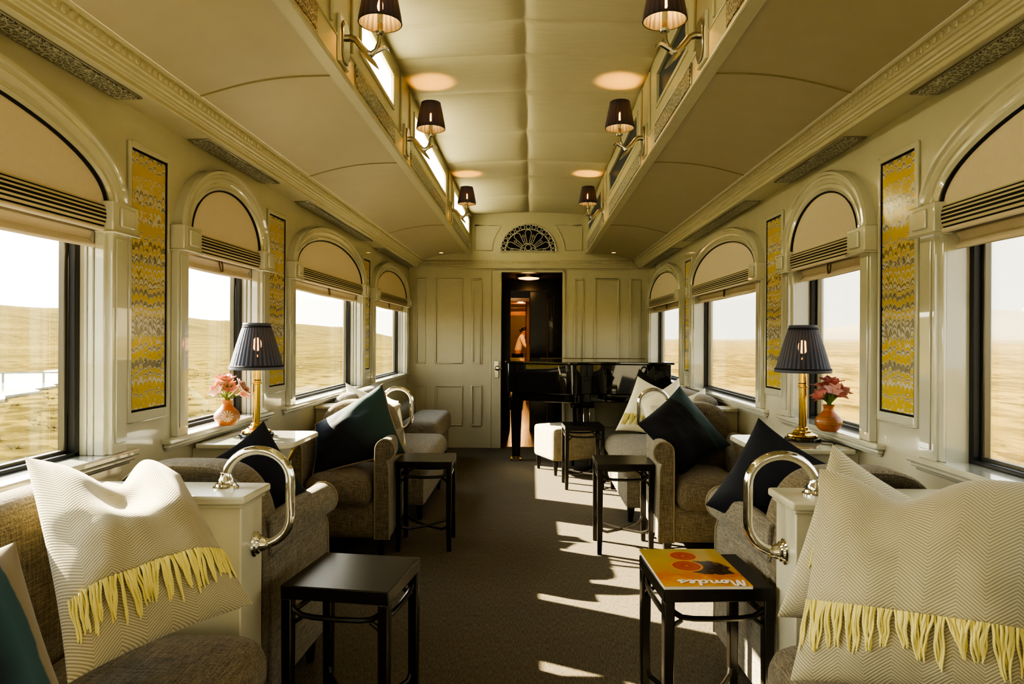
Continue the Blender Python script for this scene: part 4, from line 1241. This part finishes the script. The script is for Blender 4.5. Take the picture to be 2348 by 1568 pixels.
# second partition: open doorway on the left, black door leaf on the right with narrow glazed slit
m = MB(); m.box(-.50, -.245, 9.3, 9.36, 0, 2.05); m.box(.26, .55, 9.3, 9.36, 0, 2.05); m.box(-.245, .26, 9.3, 9.36, 1.90, 2.05); m.build('wall_partition', MAT['dark_wood'], kind='structure', recalc=False)
dl = tag(empty('door_1', (.13, 9.22, 0)), kind='structure')
m = MB(); m.box(-.11, .125, -.02, .02, .0, 1.88); m.build('door_leaf', MAT['dark_wood'], dl, bevel=.004)
m = MB(); m.box(.13, .145, -.03, .02, .85, 1.82); m.box(.20, .215, -.03, .02, .85, 1.82); m.build('door_stile', wood_d, dl, bevel=.003)
m = MB(); m.box(.146, .20, 0, .01, .85, 1.80); m.build('pane', MAT['glass'], dl)
m = MB(); m.tube([(.155, -.03, 1.55), (.150, -.035, 1.63), (.172, -.035, 1.70), (.195, -.035, 1.63), (.19, -.03, 1.55)], .006, 6); m.build('door_handle', MAT['brass'], dl)
# amber corridor
m = MB(); m.box(-1.25, -1.2, 9.4, 24, 0, 2.4); m.box(1.2, 1.25, 9.4, 24, 0, 2.4); m.box(-1.2, 1.2, 24, 24.06, 0, 2.4); m.build('wall_corridor', plain('olive_gold_panel', (.28, .20, .06), .4), kind='structure', recalc=False)
MB().box(-1.25, 1.25, 9.4, 24, 2.36, 2.42).build('ceiling', wood, kind='structure')
def wall_unit(x0, x1, y0, y1, z, mat, lab):
    r = empty('timber_cabinet', ((x0 + x1) / 2, (y0 + y1) / 2, 0)); h = (x1 - x0) / 2; d = (y1 - y0) / 2
    m = MB(); m.box(-h, h, -d, d, 0, z); m.build('body', mat, r, bevel=.01)
    m = MB(); m.box(-h - .012, -h, -d + .05, d - .05, .15, z * .42); m.box(-h - .012, -h, -d + .05, d - .05, z * .5, z - .1); m.build('door', wood_d, r, bevel=.006)
    tag(r, lab, 'cabinet', 'timber units in the next carriage')
wall_unit(.02, .6, 10.4, 11.6, 2.3, wood, 'amber timber wall unit nearest the second doorway')
wall_unit(-.06, .6, 13.2, 14.4, 2.3, wood, 'amber timber wall unit further down the next carriage, by the person')
wall_unit(-.02, .6, 15.6, 17.6, .95, wood_d, 'low red-brown timber counter in front of person in next carriage')
for i, (y, z0, z1, mt) in enumerate([(10.2, 1.86, 1.98, MAT['hole']), (11.0, 1.93, 2.05, MAT['peach']), (12.6, 1.93, 2.36, wood_d), (14.6, 1.83, 1.90, wood), (16.5, 1.80, 1.90, wood_d)]):
    m = MB(); m.box(-1.2 if i != 1 else -.17, 1.2 if i != 1 else .10, y, y + .1, z0, z1)
    o = m.build('ceiling_beam' if i != 1 else 'ceiling_panel_light', mt, None, bevel=.004)
    if i == 1: tag(o, 'peach glowing rectangular ceiling light in the next carriage', 'ceiling light')
    else: o['kind'] = 'structure'
for y, e_, z in ((8.6, 1.0, 1.9), (11.8, 14, 2.2), (14.9, 16, 2.2), (15.9, 45, 2.2), (18.5, 40, 2.2), (21.5, 20, 2.2)):
    ld = bpy.data.lights.new('warm_light', 'POINT'); ld.energy = e_; ld.color = (1, .55, .2); ld.shadow_soft_size = .08
    lo = bpy.data.objects.new('warm_light', ld); COL.objects.link(lo); lo.location = (-.3 if y > 9 else 0, y, z)
# the person: back half turned, leaning to the right over the counter
def skin(name, joints, edges, mat, parent=None, sub=2):
    me = bpy.data.meshes.new(name); me.from_pydata([j[0] for j in joints], edges, []); me.materials.append(mat)
    o = bpy.data.objects.new(name, me); COL.objects.link(o)
    sk = o.modifiers.new('skin', 'SKIN'); sk.use_smooth_shade = True
    lay = me.skin_vertices[0] if me.skin_vertices else None
    if lay is None:
        bm = bmesh.new(); bm.from_mesh(me); bm.verts.layers.skin.verify(); bm.to_mesh(me); bm.free(); lay = me.skin_vertices[0]
    for i, j in enumerate(joints):
        r = j[1]; lay.data[i].radius = r if isinstance(r, tuple) else (r, r); lay.data[i].use_root = (i == 0)
    ss = o.modifiers.new('sub', 'SUBSURF'); ss.levels = sub; ss.render_levels = sub
    if parent: o.parent = parent
    return o
pr = empty('person', (-.30, 17.0, 0)); tag(pr, 'person in white shirt and dark cap leaning over counter in next carriage', 'person')
skm = plain('warm_skin', (.42, .20, .11), .6)
J = [((0, 0, .86), (.125, .09)), ((.03, 0, 1.0), (.12, .085)), ((.08, 0, 1.18), (.14, .09)), ((.115, 0, 1.30), (.10, .075)), ((.15, 0, 1.36), .048), ((.175, -.005, 1.43), (.075, .085)), ((.185, -.01, 1.49), .06),
     ((-.0, -.085, .80), .085), ((-.0, -.09, .46), .06), ((-.03, -.09, .09), .04), ((.07, -.09, .035), .035),
     ((0, .085, .80), .085), ((.03, .09, .46), .06), ((0, .09, .09), .04), ((.10, .09, .035), .035),
     ((.11, -.165, 1.27), .05), ((.19, -.20, 1.06), .04), ((.36, -.16, .98), .03), ((.44, -.14, .98), (.035, .018)),
     ((.11, .165, 1.27), .05), ((.22, .20, 1.07), .04), ((.38, .13, .99), .03), ((.46, .11, .99), (.035, .018))]
E_ = [(0, 1), (1, 2), (2, 3), (3, 4), (4, 5), (5, 6), (0, 7), (7, 8), (8, 9), (9, 10), (0, 11), (11, 12), (12, 13), (13, 14), (3, 15), (15, 16), (16, 17), (17, 18), (3, 19), (19, 20), (20, 21), (21, 22)]
skin('body', J, E_, skm, pr)
S_ = [((0, 0, .88), (.145, .115)), ((.03, 0, 1.0), (.14, .105)), ((.08, 0, 1.18), (.158, .105)), ((.115, 0, 1.30), (.12, .09)), ((.11, -.165, 1.27), .065), ((.19, -.20, 1.06), .055), ((.33, -.165, .985), .042), ((.11, .165, 1.27), .065), ((.22, .20, 1.07), .055), ((.35, .14, .995), .042), ((.135, 0, 1.335), .065)]
skin('shirt', S_, [(0, 1), (1, 2), (2, 3), (3, 4), (4, 5), (5, 6), (3, 7), (7, 8), (8, 9), (3, 10)], plain('white_shirt', (.72, .64, .55), .9), pr)
T_ = [((0, 0, .87), (.14, .11)), ((0, -.085, .80), .10), ((0, -.09, .46), .075), ((-.03, -.09, .10), .06), ((0, .085, .80), .10), ((.03, .09, .46), .075), ((0, .09, .10), .06)]
skin('trousers', T_, [(0, 1), (1, 2), (2, 3), (0, 4), (4, 5), (5, 6)], plain('dark_trousers', (.02, .02, .022), .9), pr)
m = MB(); m.blob((.165, 0, 1.475), .088, (1, .95, .75), 16, 10); m.blob((.085, 0, 1.45), .045, (1, 1, 1), 10, 8); m.build('hair', plain('black_hair', (.012, .010, .009), .6), pr)
m = MB(); m.blob((.262, -.005, 1.425), .014, (1, .8, 1.2), 8, 6)
for s in (-1, 1): m.blob((.175, s * .088 - .005, 1.43), .018, (.8, .4, 1.2), 8, 6)
m.build('face_features', skm, pr)
m = MB()
for s in (-1, 1): m.blob((.247, s * .03 - .005, 1.445), .008, (.5, 1, .7), 8, 6)
m.box(.246, .252, -.028, .018, 1.388, 1.394); m.build('eyes_and_mouth', MAT['hole'], pr)

# ------------------------------------------------------------------ country outside
def steppe(name, dry, tuft, far, stretch=1.0):
    t = NT(name); co = t.coord('Object')
    o = t.sep(co)
    n1 = t.noise(t.mapping(co, (.9, .9 * stretch, .9)), 1, 5, .65); n2 = t.noise(t.mapping(co, (.06, .04, .06)), 1, 4); n3 = t.noise(t.mapping(co, (5, 5 * stretch, 5)), 1, 3, .6); n4 = t.noise(t.mapping(co, (.16, .10 * stretch, .16)), 1, 6, .75)
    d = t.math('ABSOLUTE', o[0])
    haze_mix = t.math('DIVIDE', d, t.math('ADD', d, 900))
    k = t.math('MULTIPLY_ADD', t.math('ADD', n1, t.math('MULTIPLY', n2, .6)), 7, -5.2, clamp=True)
    c = t.mix(t.math('MULTIPLY_ADD', n3, 1.6, -.4, clamp=True), tuple(x * .72 for x in dry), tuple(x * 1.12 for x in dry))
    c = t.mix(t.math('MULTIPLY', k, .88), c, tuft)
    c = t.mix(t.math('MULTIPLY_ADD', n2, 1.3, -.45, clamp=True), c, tuple(.5 * a + .3 * b for a, b in zip(dry, tuft)))
    c = t.mix(t.math('MULTIPLY', t.math('MULTIPLY_ADD', n4, 9, -5.1, clamp=True), .75), c, tuple(.7 * a for a in tuft))
    vo = t.node('ShaderNodeTexVoronoi', feature='F1'); t.link(t.mapping(co, (.55, .55 * stretch, 0)), vo.inputs['Vector']); vo.inputs['Scale'].default_value = 1
    cl = t.math('LESS_THAN', t.math('ADD', vo.outputs['Distance'], t.math('MULTIPLY', n3, .25)), .36)
    c = t.mix(t.math('MULTIPLY', cl, .8), c, tuft)
    c = t.mix(haze_mix, c, far)  # aerial haze painted into the grass colour, growing with distance
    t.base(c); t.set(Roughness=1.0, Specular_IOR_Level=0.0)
    return t.m
def ground(side, mat, ridge):
    m = MB()
    xs = [1.6 * (1.075 ** i) for i in range(107)]
    ys = sorted(set([-60, -30, -12, -4] + [1.6 * (1.075 ** i) for i in range(112)]))
    def hgt(x, y):
        d = x
        base = -1.35 + .05 * noise.noise(Vector((x * .3, y * .3, 2 + side))) * min(1, x / 5)
        roll = 2.2 * noise.noise(Vector((x * .012, y * .008, 5 * side))) * min(1, max(0, x - 60) / 150)
        return base + roll + ridge(x, y) + (noise.noise(Vector((x * .02, y * .014, 1.7))) * 3.5 + noise.noise(Vector((x * .05, y * .04, 7.7))) * 1.3) * sstep(70, 260, x) * (1 if side < 0 else .25)
    n = len(xs)
    vs = [(side * x, y, hgt(x, y)) for y in ys for x in xs]
    fs = [(j * n + i, j * n + i + 1, (j + 1) * n + i + 1, (j + 1) * n + i) for j in range(len(ys) - 1) for i in range(n - 1)]
    m.add(vs, fs); m.build('ground', mat, None, recalc=False, kind='structure', angle=180)
def sstep(a, b, x):
    t = max(0, min(1, (x - a) / (b - a))); return t * t * (3 - 2 * t)
def ridge_l(x, y):
    return sstep(90, 520, x) * 31 * (1 + .22 * noise.noise(Vector((y * .003, x * .001, 3.3)))) * (1 - .85 * sstep(3.7, 5.0, y / max(x, 1))) + sstep(500, 2400, x) * 60 * (1 - .8 * sstep(3.7, 5.0, y / max(x, 1)))
def ridge_r(x, y):
    return sstep(300, 900, x) * 4 + sstep(1400, 2600, x) * 260 * max(0, .22 + noise.noise(Vector((y * .0006, .4, 8.1))) + .25 * noise.noise(Vector((y * .003, x * .001, 2.1))))
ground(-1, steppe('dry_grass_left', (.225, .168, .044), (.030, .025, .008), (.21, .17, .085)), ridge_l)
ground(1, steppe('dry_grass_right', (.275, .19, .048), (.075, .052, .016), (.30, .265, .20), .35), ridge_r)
# river pools seen through the near left window
def water():
    t = NT('pale_river_water'); t.base((.42, .45, .42)); t.set(Roughness=.08, Specular_IOR_Level=.8)
    t.bump(t.noise(t.mapping(t.coord(), (2, 2, 2)), 1, 3), .08, .05); return t.m
m = MB()
rnd = random.Random(4)
pts = [(-44, 50.5), (-40.0, 47.9), (-37, 45.2), (-33.9, 45.0), (-34.2, 47.2), (-35.3, 48.5), (-36.7, 54.4), (-31, 46), (-25.7, 38.1), (-24.9, 36.4), (-25.0, 35.0), (-24.0, 33.9), (-23.6, 31.8), (-22.4, 30.6), (-22.0, 28.0), (-20.9, 26.6), (-20.5, 24.6), (-27, 30)]
m.prism(pts, -1.42, -1.24, axis='z')
o = m.build('river', water(), None, kind='structure')
# tussocks near the track
def tussock():
    r = MB(); rn = random.Random(2)
    for k in range(46):
        a = rn.random() * 6.28; L = .10 + .14 * rn.random(); b = Vector((.07 * rn.random() * math.cos(a), .07 * rn.random() * math.sin(a), 0)); d = Vector((math.cos(a) * .8, math.sin(a) * .8, .7)).normalized(); q = d.cross(Vector((0, 0, 1))).normalized() * .008
        r.add([b - q, b + q, b + d * L], [(0, 1, 2)])
    return r
tm = tussock(); gm = plain('olive_tussock_grass', (.16, .125, .04), .95, var=.3)
big = MB(); rn = random.Random(11)
for k in range(420):
    x = -(4 + 24 * rn.random() ** 1.3); y = -x * rn.uniform(.85, 2.6); s_ = rn.uniform(.5, 1.6)
    big.add([(x + p.x * s_, y + p.y * s_, -1.37 + p.z * s_ * .8) for p in tm.v], tm.f)
o = big.build('tussock_grass', gm, None, recalc=False); tag(o, 'olive tussocks of grass scattered over the plain outside left windows', 'grass', kind='stuff')
# small timber fence and plank bridge over the water
fr = empty('footbridge', (-26.5, 36.5, -1.24)); tag(fr, 'low dark plank footbridge on posts across the pale river outside', 'bridge')
m = MB(); m.tube([(-6.5, -1.9, .56), (-2, -.4, .50), (2.6, .4, .54)], .06, 6, flat=.7); m.build('deck', MAT['gunmetal'], fr)
for k in range(5):
    m = MB(); x = -5.6 + 1.9 * k; m.box(x - .04, x + .04, -1.55 + .45 * k - .04, -1.55 + .45 * k + .04, -.15, .52); m.build('post', MAT['gunmetal'], fr)
